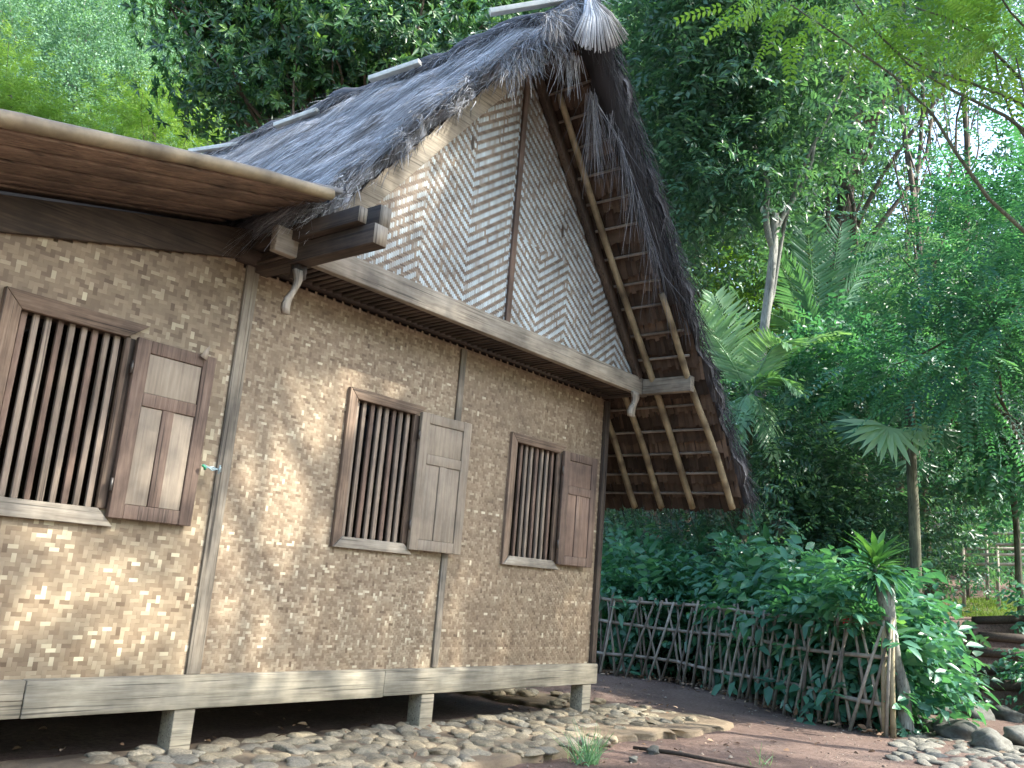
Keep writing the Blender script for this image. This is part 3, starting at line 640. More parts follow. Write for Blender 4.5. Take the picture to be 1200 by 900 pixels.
def tpl_twig(n_=9, L=.12, W=.05, hi=False, ln=.3):
    lv = []
    for i in range(n_):
        t = (i+.5)/n_; sd = 1 if i % 2 else -1; b = np.array([ln*t, .01*sd, .02*math.sin(t*3)]); d = np.array([.55, sd*.8, -.15])+rv(.25); lv.append((b, d, np.array([0, 0, 1])+rv(.4), L*R_.uniform(.7, 1.15), W*R_.uniform(.8, 1.1), R_.uniform(0, 1)))
    return leaf_tpl(lv, hi)
def tpl_rosette(n_=11, L=.19, W=.06, hi=False, up=.4):
    lv = []
    for i in range(n_):
        a = i*2.4+R_.uniform(-.2,.2); d = np.array([up+R_.uniform(-.25,.45), math.cos(a), math.sin(a)]); lv.append((rv(.015), d, np.array([1, 0, .4])+rv(.15), L*R_.uniform(.7, 1.15), W, R_.uniform(0, 1)))
    return leaf_tpl(lv, hi)
def tpl_spray(n_=11, L=.085, W=.032, ln=.55, hi=False, dr=.25):
    lv = []
    for i in range(n_):
        t = (i+1)/n_
        for sd in (-1, 1):
            b = np.array([ln*t, 0, -dr*ln*t*t]); d = np.array([.45+.3*t, sd, -.15])+rv(.08); lv.append((b, d, np.array([.1, 0, 1])+rv(.12), L*(1-.45*abs(t-.45))*R_.uniform(.85, 1.1), W, R_.uniform(.3, .7)))
    V, F, T = leaf_tpl(lv, hi)
    return V, F, T
def tpl_narrow(n_=14, L=.16, W=.016):
    lv = []
    for i in range(n_):
        b = np.array([R_.uniform(0, .25), R_.uniform(-.06,.06), R_.uniform(-.04,.04)]); d = np.array([.7, R_.normal(0,.6), -.5+R_.normal(0,.35)]); lv.append((b, d, rv(1)+np.array([0,0,1]), L*R_.uniform(.6, 1.2), W, R_.uniform(0, 1)))
    return leaf_tpl(lv, False)
def tpl_blob(n_=22, L=.10, W=.05, r=.28):
    return leaf_tpl([(rv(r*.5), rv(1)+np.array([.4,0,-.25]), rv(.6)+np.array([0,0,1]), L*R_.uniform(.6, 1.3), W, R_.uniform(0, 1)) for _ in range(n_)], False)
def scatter(mb, tpls, P, D, S, tv=.5, tj=.5, roll=.5, tint_off=0):
    """copy leaf templates: x axis along D, z roughly up"""
    n_ = len(P); which = RNG.integers(0, len(tpls), n_); D = D/(np.linalg.norm(D, axis=1)[:, None]+1e-9)
    up = np.array([0,0,1.])[None]+RNG.normal(0, roll, (n_, 3)); Y = np.cross(up, D); Y /= np.linalg.norm(Y, axis=1)[:, None]+1e-9; Z = np.cross(D, Y)
    inst = RNG.uniform(0, 1, n_)
    for k, (V, F, T) in enumerate(tpls):
        m_ = np.where(which == k)[0]
        if not len(m_): continue
        X3 = V[None, :, 0, None]*D[m_][:, None, :]+V[None, :, 1, None]*Y[m_][:, None, :]+V[None, :, 2, None]*Z[m_][:, None, :]
        W = P[m_][:, None, :]+X3*S[m_][:, None, None]
        FF = (F[None]+(np.arange(len(m_))*len(V))[:, None, None]).reshape(-1, F.shape[1])
        TT = np.clip(tint_off+(1-tj)*T[None]+tj*inst[m_][:, None], 0, 1).ravel(); mb.bulk(W.reshape(-1, 3), FF, TT)
def crown_pts(c, r, nclump, per, cr, hollow=.5, zbias=0, flat=.6):
    """clump centres through an ellipsoid, sprays round every clump"""
    u = RNG.normal(0, 1, (nclump, 3)); u /= np.linalg.norm(u, axis=1)[:, None]; rr = RNG.uniform(hollow**3, 1, nclump)**(1/3)
    rr = rr*(1+.22*np.sin(u[:, 0]*4+c[0])*np.sin(u[:, 2]*5+c[1])); C = np.asarray(c)+u*rr[:, None]*np.asarray(r); 
    P = np.repeat(C, per, 0)+RNG.normal(0, 1, (nclump*per, 3))*cr*np.array([1, 1, flat])
    D = (P-np.repeat(C, per, 0))*1.2/cr+np.repeat(u, per, 0)*.9+RNG.normal(0, .4, P.shape); return C, P, D
LEAFK = 1
LEAF = {
 'deep': tinted('leaf_deep_green', [(.034,.080,.062), (.060,.135,.102), (.092,.20,.142), (.17,.29,.15)], None, .38, .38, spec=.5),
 'gloss': tinted('leaf_glossy_green', [(.022,.060,.042), (.050,.125,.070), (.12,.25,.09), (.27,.42,.12)], [0,.4,.75,1], .32, .38, spec=.5),
 'teal': tinted('leaf_blue_green', [(.030,.10,.075), (.050,.165,.115), (.085,.24,.15), (.16,.33,.13)], [0,.35,.8,1], .40, .40, spec=.5),
 'hedge': tinted('leaf_hedge_green', [(.042,.135,.092), (.070,.205,.140), (.11,.29,.18), (.21,.38,.15)], [0,.35,.8,1], .36, .35, spec=.5),
 'strap': tinted('leaf_strap_green', [(.03,.10,.045), (.065,.18,.07), (.13,.27,.09)], None, .4, .35),
 'bright': tinted('leaf_fresh_green', [(.08,.17,.04), (.15,.27,.06), (.26,.40,.10)], None, .45, .45),
 'lime': tinted('leaf_yellow_green', [(.17,.28,.06), (.26,.40,.09), (.38,.52,.14)], None, .5, .45),
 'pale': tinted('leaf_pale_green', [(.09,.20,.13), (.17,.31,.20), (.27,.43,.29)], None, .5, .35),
 'palm': tinted('palm_leaf_green', [(.04,.11,.07), (.09,.21,.13), (.18,.33,.21)], None, .35, .3, spec=.5),
 'palmlight': tinted('palm_leaf_light', [(.08,.19,.11), (.17,.33,.19), (.33,.50,.31)], None, .35, .35, spec=.5),
}
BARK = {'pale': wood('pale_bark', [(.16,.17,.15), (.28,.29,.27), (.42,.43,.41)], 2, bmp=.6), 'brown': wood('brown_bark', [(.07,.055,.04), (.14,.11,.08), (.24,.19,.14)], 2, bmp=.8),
        'green': wood('mossy_bark', [(.06,.065,.04), (.12,.125,.08), (.20,.20,.14)], 2, bmp=.6)}
def limb(mb, a, b, r0, r1, sag=.0, wig=.12, n_=8):
    a = np.array(a, float); b = np.array(b, float); L = np.linalg.norm(b-a); ph = RNG.uniform(0, 6, 3); pts = []; rs = []
    for i in range(n_+1):
        t = i/n_; w_ = math.sin(t*math.pi)*wig*L*.3; pts.append(a+(b-a)*t+np.array([math.sin(ph[0]+t*5), math.sin(ph[1]+t*4), sag])*w_); rs.append(r0+(r1-r0)*t**.8)
    mb.tube(pts, rs, 8, .5, .06); return pts
def tree(name, base, top, r0, crowns, tpls, leaf, bark, label, nl=10, group='trees around the hut', per=9, scale=1., cat='tree', nclump=60, cr=.5, hollow=.5, tj=.55, filt=None, forks=(), roll=.5):
    e = empty(name, base, label, cat, group); mb = MB(); pts = limb(mb, base, top, r0, r0*.55, wig=.10, n_=12)
    for (t, end, rr) in forks: limb(mb, pts[int(t*12)], end, rr, rr*.4, wig=.2)
    lf = MB()
    for (c, r) in crowns:
        C, P, D = crown_pts(c, r, nclump, per, cr, hollow)
        if filt is not None: k = filt(P); P, D = P[k], D[k]
        scatter(lf, tpls, P, D, scale*RNG.uniform(.7, 1.25, len(P)), tj=tj, roll=roll)
        for q in C[RNG.permutation(len(C))[:nl]]:
            limb(mb, pts[RNG.integers(6, 12)], q, r0*.28, r0*.07, wig=.25, n_=7)
    mb.build('trunk', BARK[bark], e, smooth=True); lf.build('crown', LEAF[leaf], e); return e
def gz(p): return float(height(p[0], p[1]))
def foot(px, d, py=640): q = at(px, py, d); return np.array([q[0], q[1], gz(q)-.1])
TW = [tpl_twig() for _ in range(4)]; TWB = [tpl_twig(8, .17, .075, True, .4) for _ in range(4)]; RO = [tpl_rosette() for _ in range(4)]; SP = [tpl_spray() for _ in range(3)]; NA = [tpl_narrow() for _ in range(4)]; BL = [tpl_blob() for _ in range(4)]
BLB = [tpl_blob(18, .2, .09, .5) for _ in range(4)]

# --- trees behind the hut (left half of the sky line)
tree('broadleaf_tree', foot(400, 18.5), at(390, 60, 18.5), .22, [(at(300, 75, 18.5), (1.9, 1.6, 2.0)), (at(420, 35, 18), (2.1, 1.8, 1.9)), (at(520, 30, 18.5), (1.8, 1.8, 1.9)), (at(250,-40,18.5),(1.6,1.6,1.6)), (at(430,120,18.8),(2.2,1.8,1.8))], RO, 'gloss', 'brown', 'dense dark tree with glossy whorled leaves rising behind the thatched roof', nclump=85, per=14, cr=.42, scale=1.0, hollow=.45)
tree('bamboo_clump', foot(15, 19), at(10, 100, 19), .08, [(at(8, 130, 19), (1.05, 1.0, 1.3)), (at(40, 160, 19), (.8, .8, .7))], NA, 'lime', 'green', 'bright yellow green feathery bamboo crown at the left edge above the bamboo pole', nclump=75, per=16, cr=.25, scale=.9, hollow=.2, cat='bamboo')
tree('bamboo_clump', foot(180, 21), at(180, 150, 21), .08, [(at(185, 165, 21), (1.5, 1.2, 1.2))], NA, 'lime', 'green', 'yellow green feathery bamboo crown below the glossy dark tree', nclump=85, per=16, cr=.3, scale=1.0, hollow=.2, cat='bamboo')
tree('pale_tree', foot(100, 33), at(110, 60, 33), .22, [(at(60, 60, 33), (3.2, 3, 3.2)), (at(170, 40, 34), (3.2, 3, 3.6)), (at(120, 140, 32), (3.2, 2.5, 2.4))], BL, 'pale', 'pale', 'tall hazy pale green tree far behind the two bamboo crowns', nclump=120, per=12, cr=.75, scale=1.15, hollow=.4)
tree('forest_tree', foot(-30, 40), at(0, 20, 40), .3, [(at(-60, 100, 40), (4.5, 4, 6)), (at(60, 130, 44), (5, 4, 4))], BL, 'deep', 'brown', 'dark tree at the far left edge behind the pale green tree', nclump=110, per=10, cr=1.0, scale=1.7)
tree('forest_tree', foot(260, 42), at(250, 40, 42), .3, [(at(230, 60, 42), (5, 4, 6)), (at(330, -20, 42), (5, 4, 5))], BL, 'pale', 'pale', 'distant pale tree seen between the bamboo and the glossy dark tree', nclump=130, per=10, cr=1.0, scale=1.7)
# --- right of the roof
tree('forest_tree', foot(760, 21), at(790, 120, 21), .24, [(at(760, 60, 21), (2.4, 2.2, 2.8)), (at(800, 250, 21), (1.8, 2, 2.2)), (at(840, 130, 20.5), (2.2, 2, 2.4)), (at(700, -20, 21), (2.2, 2, 2))], TW, 'deep', 'brown', 'dark small leaved tree rising right behind the roof ridge', nclump=92, per=12, cr=.45, scale=1.55, hollow=.3, nl=4)
tree('pale_trunk_tree', foot(918, 16.5), at(908, 250, 16.5), .14, [(at(830, 40, 16.5), (1.8, 1.6, 1.7)), (at(930, 90, 17), (1.9, 1.6, 1.7)), (at(850, 190, 17), (1.3, 1.2, 1.2)), (at(880,-40,16),(2,1.6,1.2))], TW, 'deep', 'pale', 'slender tree with pale blotched forking trunk beside the palms', nclump=90, per=11, cr=.42, scale=1.45, hollow=.3, nl=0, forks=((.75, at(1000, 60, 17), .05), (.95, at(884, 170, 16.5), .07), (.9, at(955, 165, 16.6), .075)))
tree('brown_trunk_tree', foot(1010, 24), at(1000, 60, 24), .33, [(at(1000, -20, 24), (3.5, 3, 2)), (at(1050, 40, 24), (2.0, 2.0, 1.3)), (at(950, 230, 25), (1.6, 1.6, 1.6))], TW, 'deep', 'brown', 'thick brown trunked tree wrapped in climbing leaves behind the pale trunk', nclump=85, per=12, cr=.55, scale=1.4, forks=((.8, at(960, 100, 24), .16), (.85, at(1050, 90, 24), .14)))
for px, d, r, lb in ((1058, 22, .10, 'thin dark upright trunk left of its pair under the bright sky gap'), (1086, 23, .085, 'thin dark upright trunk right of its pair under the bright sky gap'), (1130, 26, .12, 'slim grey trunk under the brightest sky gap at right'), (962, 27, .10, 'slim trunk between the pale trunk and the thick brown one')):
    tree('slender_tree', foot(px, d), at(px-6, 60, d), r, [(at(px+10, 30, d), (1.7, 1.6, 1.3)), (at(px-20, 330, d), (1.3, 1.3, .9))], TW, 'deep', 'brown', lb, nclump=26, per=8, cr=.5, scale=1.3, nl=5)
tree('feathery_tree', foot(1235, 13.5), at(1225, 330, 13.5), .12, [(at(1150, 300, 13.2), (1.25, 1.2, .55)), (at(1190, 380, 12.8), (1.1, 1.1, .8)), (at(1120, 430, 13.4), (1.2, 1.1, .45)), (at(1230, 240, 13), (1.2, 1.0, .5))], SP, 'teal', 'brown', 'tree with drooping feathery sprays leaning in from the right edge', nclump=46, per=7, cr=.34, scale=1.25, tj=.8, roll=.25, nl=3)
tree('feathery_tree', foot(1330, 9), at(1300, 60, 9), .10, [(at(1130, 12, 8.6), (.9, .8, .16)), (at(1190, 50, 8.2), (.45, .5, .2)), (at(960, -10, 9), (.8, .7, .12)), (at(1040, 22, 9), (.5,.4,.10))], [tpl_spray(9, .11, .045, .55, True) for _ in range(3)], 'bright', 'green', 'bright yellow green feathery branch hanging across the top right corner', nclump=12, per=5, cr=.2, scale=.75, tj=.7, roll=.3, nl=2)
tree('broadleaf_tree', foot(1290, 17), at(1260, 420, 17), .16, [(at(1180, 420, 16.5), (1.3, 1.3, 1.6)), (at(1200, 520, 16), (1.2, 1.2, 1.0)), (at(1010, 440, 16.5), (1.1, 1, .5))], TWB, 'teal', 'brown', 'leafy dark tree filling the right edge below the feathery sprays', nclump=60, per=9, cr=.42, scale=.95)
tree('forest_tree', foot(800, 28), at(820, 150, 28), .2, [(at(800, 60, 28), (3, 2.5, 3)), (at(870, 300, 28), (2.6, 2.2, 2.6)), (at(720, 200, 28), (2.2, 2.2, 3))], TW, 'bright', 'brown', 'sunlit yellow green tree glimpsed through the dark crown beside the ridge', nclump=80, per=11, cr=.6, scale=1.7, nl=5)
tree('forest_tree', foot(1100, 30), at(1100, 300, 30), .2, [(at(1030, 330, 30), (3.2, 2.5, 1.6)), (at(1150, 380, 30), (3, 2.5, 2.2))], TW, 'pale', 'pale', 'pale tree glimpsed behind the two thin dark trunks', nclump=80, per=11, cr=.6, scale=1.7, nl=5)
# understory between trunks
us = [(850, 520, 16, 1.2, 'deep', 'leafy undergrowth shrub right beside the thatched eave'), (930, 560, 17, 1.4, 'deep', 'dark undergrowth shrub below the arching palm leaves'), (1010, 590, 16.5, 1.2, 'deep', 'dark undergrowth shrub left of the fan palm trunk'), (1130, 540, 22.5, 1.6, 'teal', 'undergrowth shrub right of the fan palm trunk'), (960, 470, 19, 1.3, 'teal', 'mid green undergrowth between the palms'), (1090, 400, 20, 1.6, 'deep', 'shrubby growth below the two thin trunks'), (760, 640, 18, 1.3, 'deep', 'dark shrub seen under the eave'), (1180, 580, 25, 1.5, 'pale', 'pale narrow leaved growth above the bamboo rail')]
for px, py, d, r, lf, lb in us:
    c = at(px, py, d); b = np.array([c[0], c[1], gz(c)-.1]); h = max(.8, c[2]-b[2])
    tree('understory_shrub', b, c, .05, [(c, (r, r, r*.9)), (c-np.array([0,0,h*.45]), (r*.9, r*.9, h*.45))], TW if lf != 'pale' else NA, lf, 'brown', lb, nclump=60, per=10, cr=.4, scale=1.15, cat='shrub', group='undergrowth behind the fence', nl=8)

# far wood closing the view
fw = MB()
for _ in range(1500):
    px = RNG.uniform(560, 1330); py = RNG.uniform(-60, 700); d = RNG.uniform(30, 46)
    if 1070 < px < 1240 and 40 < py < 240 and RNG.random() < .82: continue
    if 965 < px < 1120 and 140 < py < 310 and RNG.random() < .75: continue
    if py < 40 and RNG.random() < .5: continue
    q = at(px, py, d); P = q[None]+RNG.normal(0, .9, (14, 3)); scatter(fw, BLB, P, RNG.normal(0, 1, P.shape), RNG.uniform(.9, 1.8, 14), tj=.6)
o = fw.build('far_wood', LEAF['deep']); tag(o, 'mass of forest leaves closing the view behind the trees', 'forest', None, 'stuff')
fw = MB()
for _ in range(750):
    px = RNG.uniform(-220, 700); py = RNG.uniform(-80, 330); d = RNG.uniform(46, 62)
    if abs(px-185) < 14 and abs(py-97) < 16: continue
    q = at(px, py, d); P = q[None]+RNG.normal(0, 1.3, (12, 3)); scatter(fw, BLB, P, RNG.normal(0, 1, P.shape), RNG.uniform(1.4, 2.6, 12), tj=.6)
for _ in range(500):                                            # the same wood runs on round the clearing
    a = RNG.uniform(rad(100), rad(330)); R0 = RNG.uniform(32, 44); q = np.array([math.sin(a)*R0, math.cos(a)*R0, RNG.uniform(-1, 13)]); P = q[None]+RNG.normal(0, 1.6, (8, 3)); scatter(fw, BLB, P, RNG.normal(0, 1, P.shape), RNG.uniform(2, 4, 8), tj=.6)
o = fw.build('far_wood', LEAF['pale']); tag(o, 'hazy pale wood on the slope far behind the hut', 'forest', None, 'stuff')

# ------------------------------------------------------------------ palms
def pinnate(mb, rb, base, tip, arch, nl, L, W, tint=.5, side=None, twist=0.):
    base = np.array(base, float); tip = np.array(tip, float); n_ = 16; pts = []
    for i in range(n_+1): t = i/n_; pts.append(base+(tip-base)*t+np.array([0, 0, arch*math.sin(t*math.pi*.9)]))
    rb.tube(pts, [.022*(1-.8*i/n_) for i in range(n_+1)], 6, .6); lv = []
    sd0 = unit(np.cross(tip-base, (0, 0, 1))) if side is None else unit(side)
    for i in range(nl):
        t = .12+.88*i/(nl-1); k = min(n_-1, int(t*n_)); p = pts[k]+(pts[k+1]-pts[k])*(t*n_-k); d = unit(pts[k+1]-pts[k]); nn = unit(np.cross(sd0, d)); nn = nn if nn[2] > 0 else -nn
        for sd in (-1, 1):
            dd = d*(.55+.5*t)+sd0*sd+nn*.15+np.array([0,0,-.18])+RNG.normal(0, .05, 3); lv.append((p, dd, nn+RNG.normal(0, .12, 3), L*(math.sin((.12+.8*t)*math.pi)**.6)*RNG.uniform(.85, 1.05), W, np.clip(tint+RNG.normal(0, .12), 0, 1)))
    V, F, T = leaf_tpl(lv, True); mb.bulk(V, F, T)
def palm(name, base, trunk_top, r, fronds, leaf, label, bark='green', trunk=True):
    e = empty(name, base, label, 'palm', 'palms behind the fence')
    if trunk: mb = MB(); limb(mb, base, trunk_top, r, r*.8, wig=.03, n_=12); mb.build('trunk', BARK[bark], e, smooth=True)
    for (tip, arch, nl, L, W, ti, sd) in fronds:
        a, b = MB(), MB(); pinnate(a, b, trunk_top, tip, arch, nl, L, W, ti, sd); f = a.build('frond', LEAF[leaf], e); b.build('stalk', LEAF['palmlight'], f)
    return e
b = foot(965, 17.5); tt = at(962, 425, 17.5); fr = []
for (px, py, dd, ar, sd) in ((945, 262, 17.2, .1, (1,-.9,0)), (985, 268, 17.6, .1, (1,-.8,.1)), (1030, 285, 17.4, .25, None), (905, 300, 17.5, .25, None), (1065, 350, 17, .5, None), (870, 380, 17, .5, None), (930, 480, 16.4, .5, None), (1010, 490, 16.5, .5, None), (1000, 350, 19, .3, None)):
    fr.append((at(px, py, dd), ar, 34, .72, .065, RNG.uniform(.3,.8), sd))
palm('feather_palm', b, tt, .12, fr, 'palm', 'upright feather palm with large pleated fronds beside the pale trunk')
b = foot(868, 15.2); tt = at(878, 462, 15.2); fr = []
for (px, py, dd, ar, sd) in ((812, 375, 14.9, .18, (1,-.9,.1)), (838, 350, 15.2, .1, (1,-.9,0)), (935, 465, 14.6, .3, None), (925, 410, 15, .35, (1,-.9,.2)), (850, 560, 14.6, .4, None), (905, 540, 14.6, .35, None), (985, 400, 15.6, .35, None)):
    fr.append((at(px, py, dd), ar, 30, .62, .06, RNG.uniform(.4,.95), sd))
palm('feather_palm', b, tt, .07, fr, 'palmlight', 'light green arching palm with spread fronds right beside the eave', trunk=True)
b = foot(1195, 17); tt = at(1185, 560, 17)
palm('feather_palm', b, tt, .07, [(at(px, py, dd), .3, 26, .45, .035, .4, None) for px, py, dd in ((1100, 470, 17), (1130, 520, 16), (1240, 480, 16), (1180, 440, 17), (1140, 590, 16), (1225, 600, 16))], 'palm', 'small palm with thin fronds at the right edge above the bamboo rail')
def fan(mbl, mbs, hub, start, face, upv, R0, nseg, a0, a1, tint):
    mbs.tube([start, (np.array(start)+hub)/2+np.array([0,0,.08]), hub], [.014,.011,.008], 6, .7)
    face = unit(face); u = unit(np.array(upv)-face*(np.array(upv)@face)); r_ = np.cross(u, face); lv = []
    for i in range(nseg):
        a = a0+(a1-a0)*i/(nseg-1); d = u*math.cos(a)+r_*math.sin(a)+face*.10*(i % 2); tip = -np.array([0,0,.10])
        lv.append((hub, d+tip, face+RNG.normal(0, .10, 3)+.25*(1 if i % 2 else -1)*(-u*math.sin(a)+r_*math.cos(a)), R0*RNG.uniform(.88, 1.05), R0*.15, np.clip(tint+RNG.normal(0, .08), 0, 1)))
    V, F, T = leaf_tpl(lv, True); mbl.bulk(V, F, T)
b = foot(1073, 14.3, 660); tt = at(1066, 470, 14.3); e = empty('fan_palm', b, 'fan palm with slim mossy trunk and drooping pale fan leaf before a dark hollow', 'palm', 'palms behind the fence')
mb = MB(); limb(mb, b, tt, .10, .075, wig=.02, n_=12); mb.build('trunk', BARK['green'], e, smooth=True)
for (px, py, dd, R0, ux, uz, ti) in ((1040, 500, 13.5, .72, -.30, -1, .98), (1070, 500, 13.6, .5, .3, -1, .9), (1010, 500, 14.0, .55, -.8, -.35, .3), (1095, 505, 14.0, .5, .6, -.7, .5), (1090, 430, 14.6, .5, .5, .7, .4), (1035, 440, 14.8, .5, -.5, .6, .35), (1070, 540, 14.6, .45, .1, -1, .2)):
    a_, s_ = MB(), MB(); fan(a_, s_, at(px, py, dd), tt, -CK+np.array([0,0,.9]), CA*ux+np.array([0,0,uz]), R0, 17, -1.55, 1.55, ti); f = a_.build('fan_leaf', LEAF['palmlight' if ti > .6 else 'palm'], e); s_.build('leaf_stalk', LEAF['palm'], f)

# ------------------------------------------------------------------ bamboo lattice fence
fpx = [(690,786),(705,792),(745,797),(790,803),(860,819),(910,832),(987,852),(1047,864)]
fb = [on_z(px, py, -1.3) for px, py in fpx]; fb = [fb[0]+(fb[0]-fb[1])*6]+fb
fl = [0]
for i in range(1, len(fb)): fl.append(fl[-1]+np.linalg.norm(fb[i]-fb[i-1]))
FT = fl[-1]
def fpt(s): 
    return np.array([np.interp(s, fl, [q[k] for q in fb]) for k in range(3)])
fence = empty('lattice_fence', fpt(FT/2), 'crisscross bamboo lattice fence in front of the leafy shrubs', 'fence')
fdir = lambda s: unit(fpt(min(FT, s+.1))-fpt(max(0, s-.1)))
for z, off in ((.33, -.02), (.80, -.02), (1.16, -.02)):
    mb = MB(); pts = []
    for s_ in np.linspace(0, FT+.02, 26): nrm = np.cross(fdir(s_), (0,0,1)); pts.append(fpt(min(FT, s_))+nrm*off+np.array([0, 0, z+.018*math.sin(s_*2.2+z*5)]))
    mb.tube(pts, [.024+.003*(i % 3 == 0) for i in range(26)], 7, .75); mb.build('rail', M['bamboo_grey'], fence, smooth=True)
s_ = .15; k = 0
while s_ < FT-.05:
    for sg in (-1, 1):
        sb = s_+random.uniform(-.05,.05); st = sb+sg*random.uniform(.16, .46); hh = random.uniform(1.14, 1.27)
        if random.random() < .06: continue
        nrm = np.cross(fdir(s_), (0,0,1))*(.020 if sg > 0 else -.055); A = fpt(min(FT, max(0, sb)))+nrm; B = fpt(min(FT, max(0, st)))+nrm; dd = 0
        mb = MB(); A = A+np.array([0,0,-.06]); B = B+np.array([0,0,hh]); mid = (A+B)/2+RNG.normal(0, .012, 3)
        mb.tube([A, mid, B], [.020*random.uniform(.8,1.2), .019, .017*random.uniform(.8,1.2)], 6, random.uniform(.2, 1)); mb.build('stake', M['bamboo_grey'], fence, smooth=True)
    s_ += .20+random.uniform(-.04,.04)
for ds, h_ in ((.0, 1.25), (.10, 1.32)):
    q = fpt(FT-ds); mb = MB(); mb.tube([q+[0,0,-.1], q+[0.01,.01,.6], q+[.0,0,h_]], [.032,.030,.027], 8, .95); mb.build('end_post', M['bamboo'], fence, smooth=True)

# ------------------------------------------------------------------ shrubs behind the fence
def shrub(c, h, r, label, leaf='teal', tp=None, n_=26, per=8, sc_=1., group='shrubs behind the lattice fence', cr=.24, low=.25, filt=None):
    b = np.array([c[0], c[1], float(height(c[0], c[1]))]); e = empty('leafy_shrub', b, label, 'shrub', group); st = MB(); lf = MB(); P = []; D = []
    for i in range(n_):
        a = RNG.uniform(0, 6.28); q = r*math.sqrt(RNG.uniform(0, 1)); hh = h*RNG.uniform(low, 1)*(1-.28*(q/r)**2); p = b+np.array([math.cos(a)*q, math.sin(a)*q, hh])
        root = b+np.array([math.cos(a)*q*.35, math.sin(a)*q*.35, -.05])
        st.tube([root, (root+p)/2+RNG.normal(0, .06, 3), p], [.014,.010,.005], 5, .4)
        for j in range(per):
            pp = p+RNG.normal(0, cr, 3)*np.array([1, 1, .7]); pp[2] = max(pp[2], b[2]+.08); P.append(pp); D.append(np.array([math.cos(a), math.sin(a), .15])*.7+(pp-p)/cr+RNG.normal(0, .3, 3))
    P = np.array(P); D = np.array(D)
    if filt is not None: k_ = filt(P); P = P[k_]; D = D[k_]
    scatter(lf, tp or TWB, P, D, sc_*RNG.uniform(.7, 1.2, len(P)), tj=.55, roll=.35); st.build('stems', BARK['green'], e); lf.build('leaves', LEAF[leaf], e); return e
def behind(P):                                                   # the hedge is held back by the lattice; only odd leaves poke through it
    out = np.ones(len(P), bool)
    for a in range(len(fb)-1):
        A, B = fb[a], fb[a+1]; t = np.array([B[0]-A[0], B[1]-A[1]]); L = np.linalg.norm(t); t = t/L; nn = np.array([-t[1], t[0]]); nn = nn if nn[0] > 0 else -nn
        r = P[:, :2]-A[:2]; u = r@t; d = r@nn; m_ = (u > -.1) & (u < L+.1); out &= ~(m_ & (d < .34) & (P[:, 2] < -.25) & (RNG.random(len(P)) < .9))
    return out
specs = [(1.2,.9,1.75,'leftmost shrub of the hedge, seen just past the hut corner'),(2.1,.85,1.95,'broad leaved shrub under the rafters, second from the hut corner'),(2.9,1.3,2.15,'tall shrub behind the fence below the eave edge'),(3.4,.7,1.7,'low rounded shrub leaning over the top rail below the eave'),(4.0,1.0,1.85,'fresh green shrub mid way along the lattice fence'),(4.7,.8,1.75,'large leaved shrub with big heart leaves over the middle of the fence'),(5.3,.75,1.72,'shrub behind the fence left of the red flower'),(5.9,.75,1.65,'shrub behind the fence at the red flower'),(6.35,.8,1.6,'shrub beside the stout mottled stem')]
FS = FT/6.9
for i, (s_, o_, h_, lb) in enumerate(specs):
    s1 = FT-(6.75-s_)*1.0-.15; s1 = max(.1, s1); nrm = -np.cross(fdir(s1), (0,0,1)); nrm = nrm if nrm[0] > 0 else -nrm
    c = fpt(s1)+nrm*(o_*.6+.56 if s_ < 5.5 else .50); shrub(c, h_*1.0, .58 if s_ < 5.5 else .30, lb, 'hedge' , TWB, 36, 9, 1.2 if i != 5 else 1.5, filt=behind)
# a second rank, higher, behind
for px, py, d, h_, lb in ((735, 625, 15.8, 2.3, 'rear shrub in the gap between hut corner and rafters ends'), (800, 640, 16.0, 2.1, 'rear shrub below the eave tips'), (1076, 775, 13.2, .7, 'low dark shrub hugging the log steps')):
    q = at(px, py, d); shrub(q, h_, .78 if px < 1000 else .35, lb, 'hedge' if 'dark' not in lb else 'deep', TWB, 34, 9, 1.15)
q = at(1262, 760, 12.6); shrub(q, .95, .36, 'leafy plant leaning in from the right edge beside the log steps', 'teal', TWB, 26, 7, .9, 'plants by the steps')
q = at(1245, 700, 15.5); shrub(q, .55, .3, 'small plant at the right edge above the steps', 'teal', TWB, 18, 6, .9, 'plants by the steps')
# low weeds and dry leaf litter under the fence
lt_ = MB(); P = []; 
for _ in range(900): s1 = RNG.uniform(0, FT); o_ = RNG.normal(.12, .22); nrm = np.cross(fdir(s1), (0,0,1)); nrm = nrm if nrm[0] > 0 else -nrm; q = fpt(s1)+nrm*o_; P.append((q[0], q[1], float(height(q[0], q[1]))+.015+RNG.uniform(0,.05)))
dry = tinted('dry_leaf', [(.10,.06,.035), (.24,.15,.09), (.42,.32,.22)], None, .8); scatter(lt_, [leaf_tpl([((0,0,0),(1,0,.1),(0,0,1),.09,.045,.5)], True) for _ in range(2)], np.array(P), RNG.normal(0, 1, (900, 3))*np.array([1,1,.3]), RNG.uniform(.5, 1.2, 900), tj=1, roll=.5)
tag(lt_.build('leaf_litter', dry), 'dry fallen leaves along the foot of the fence', 'leaf litter', None, 'stuff')

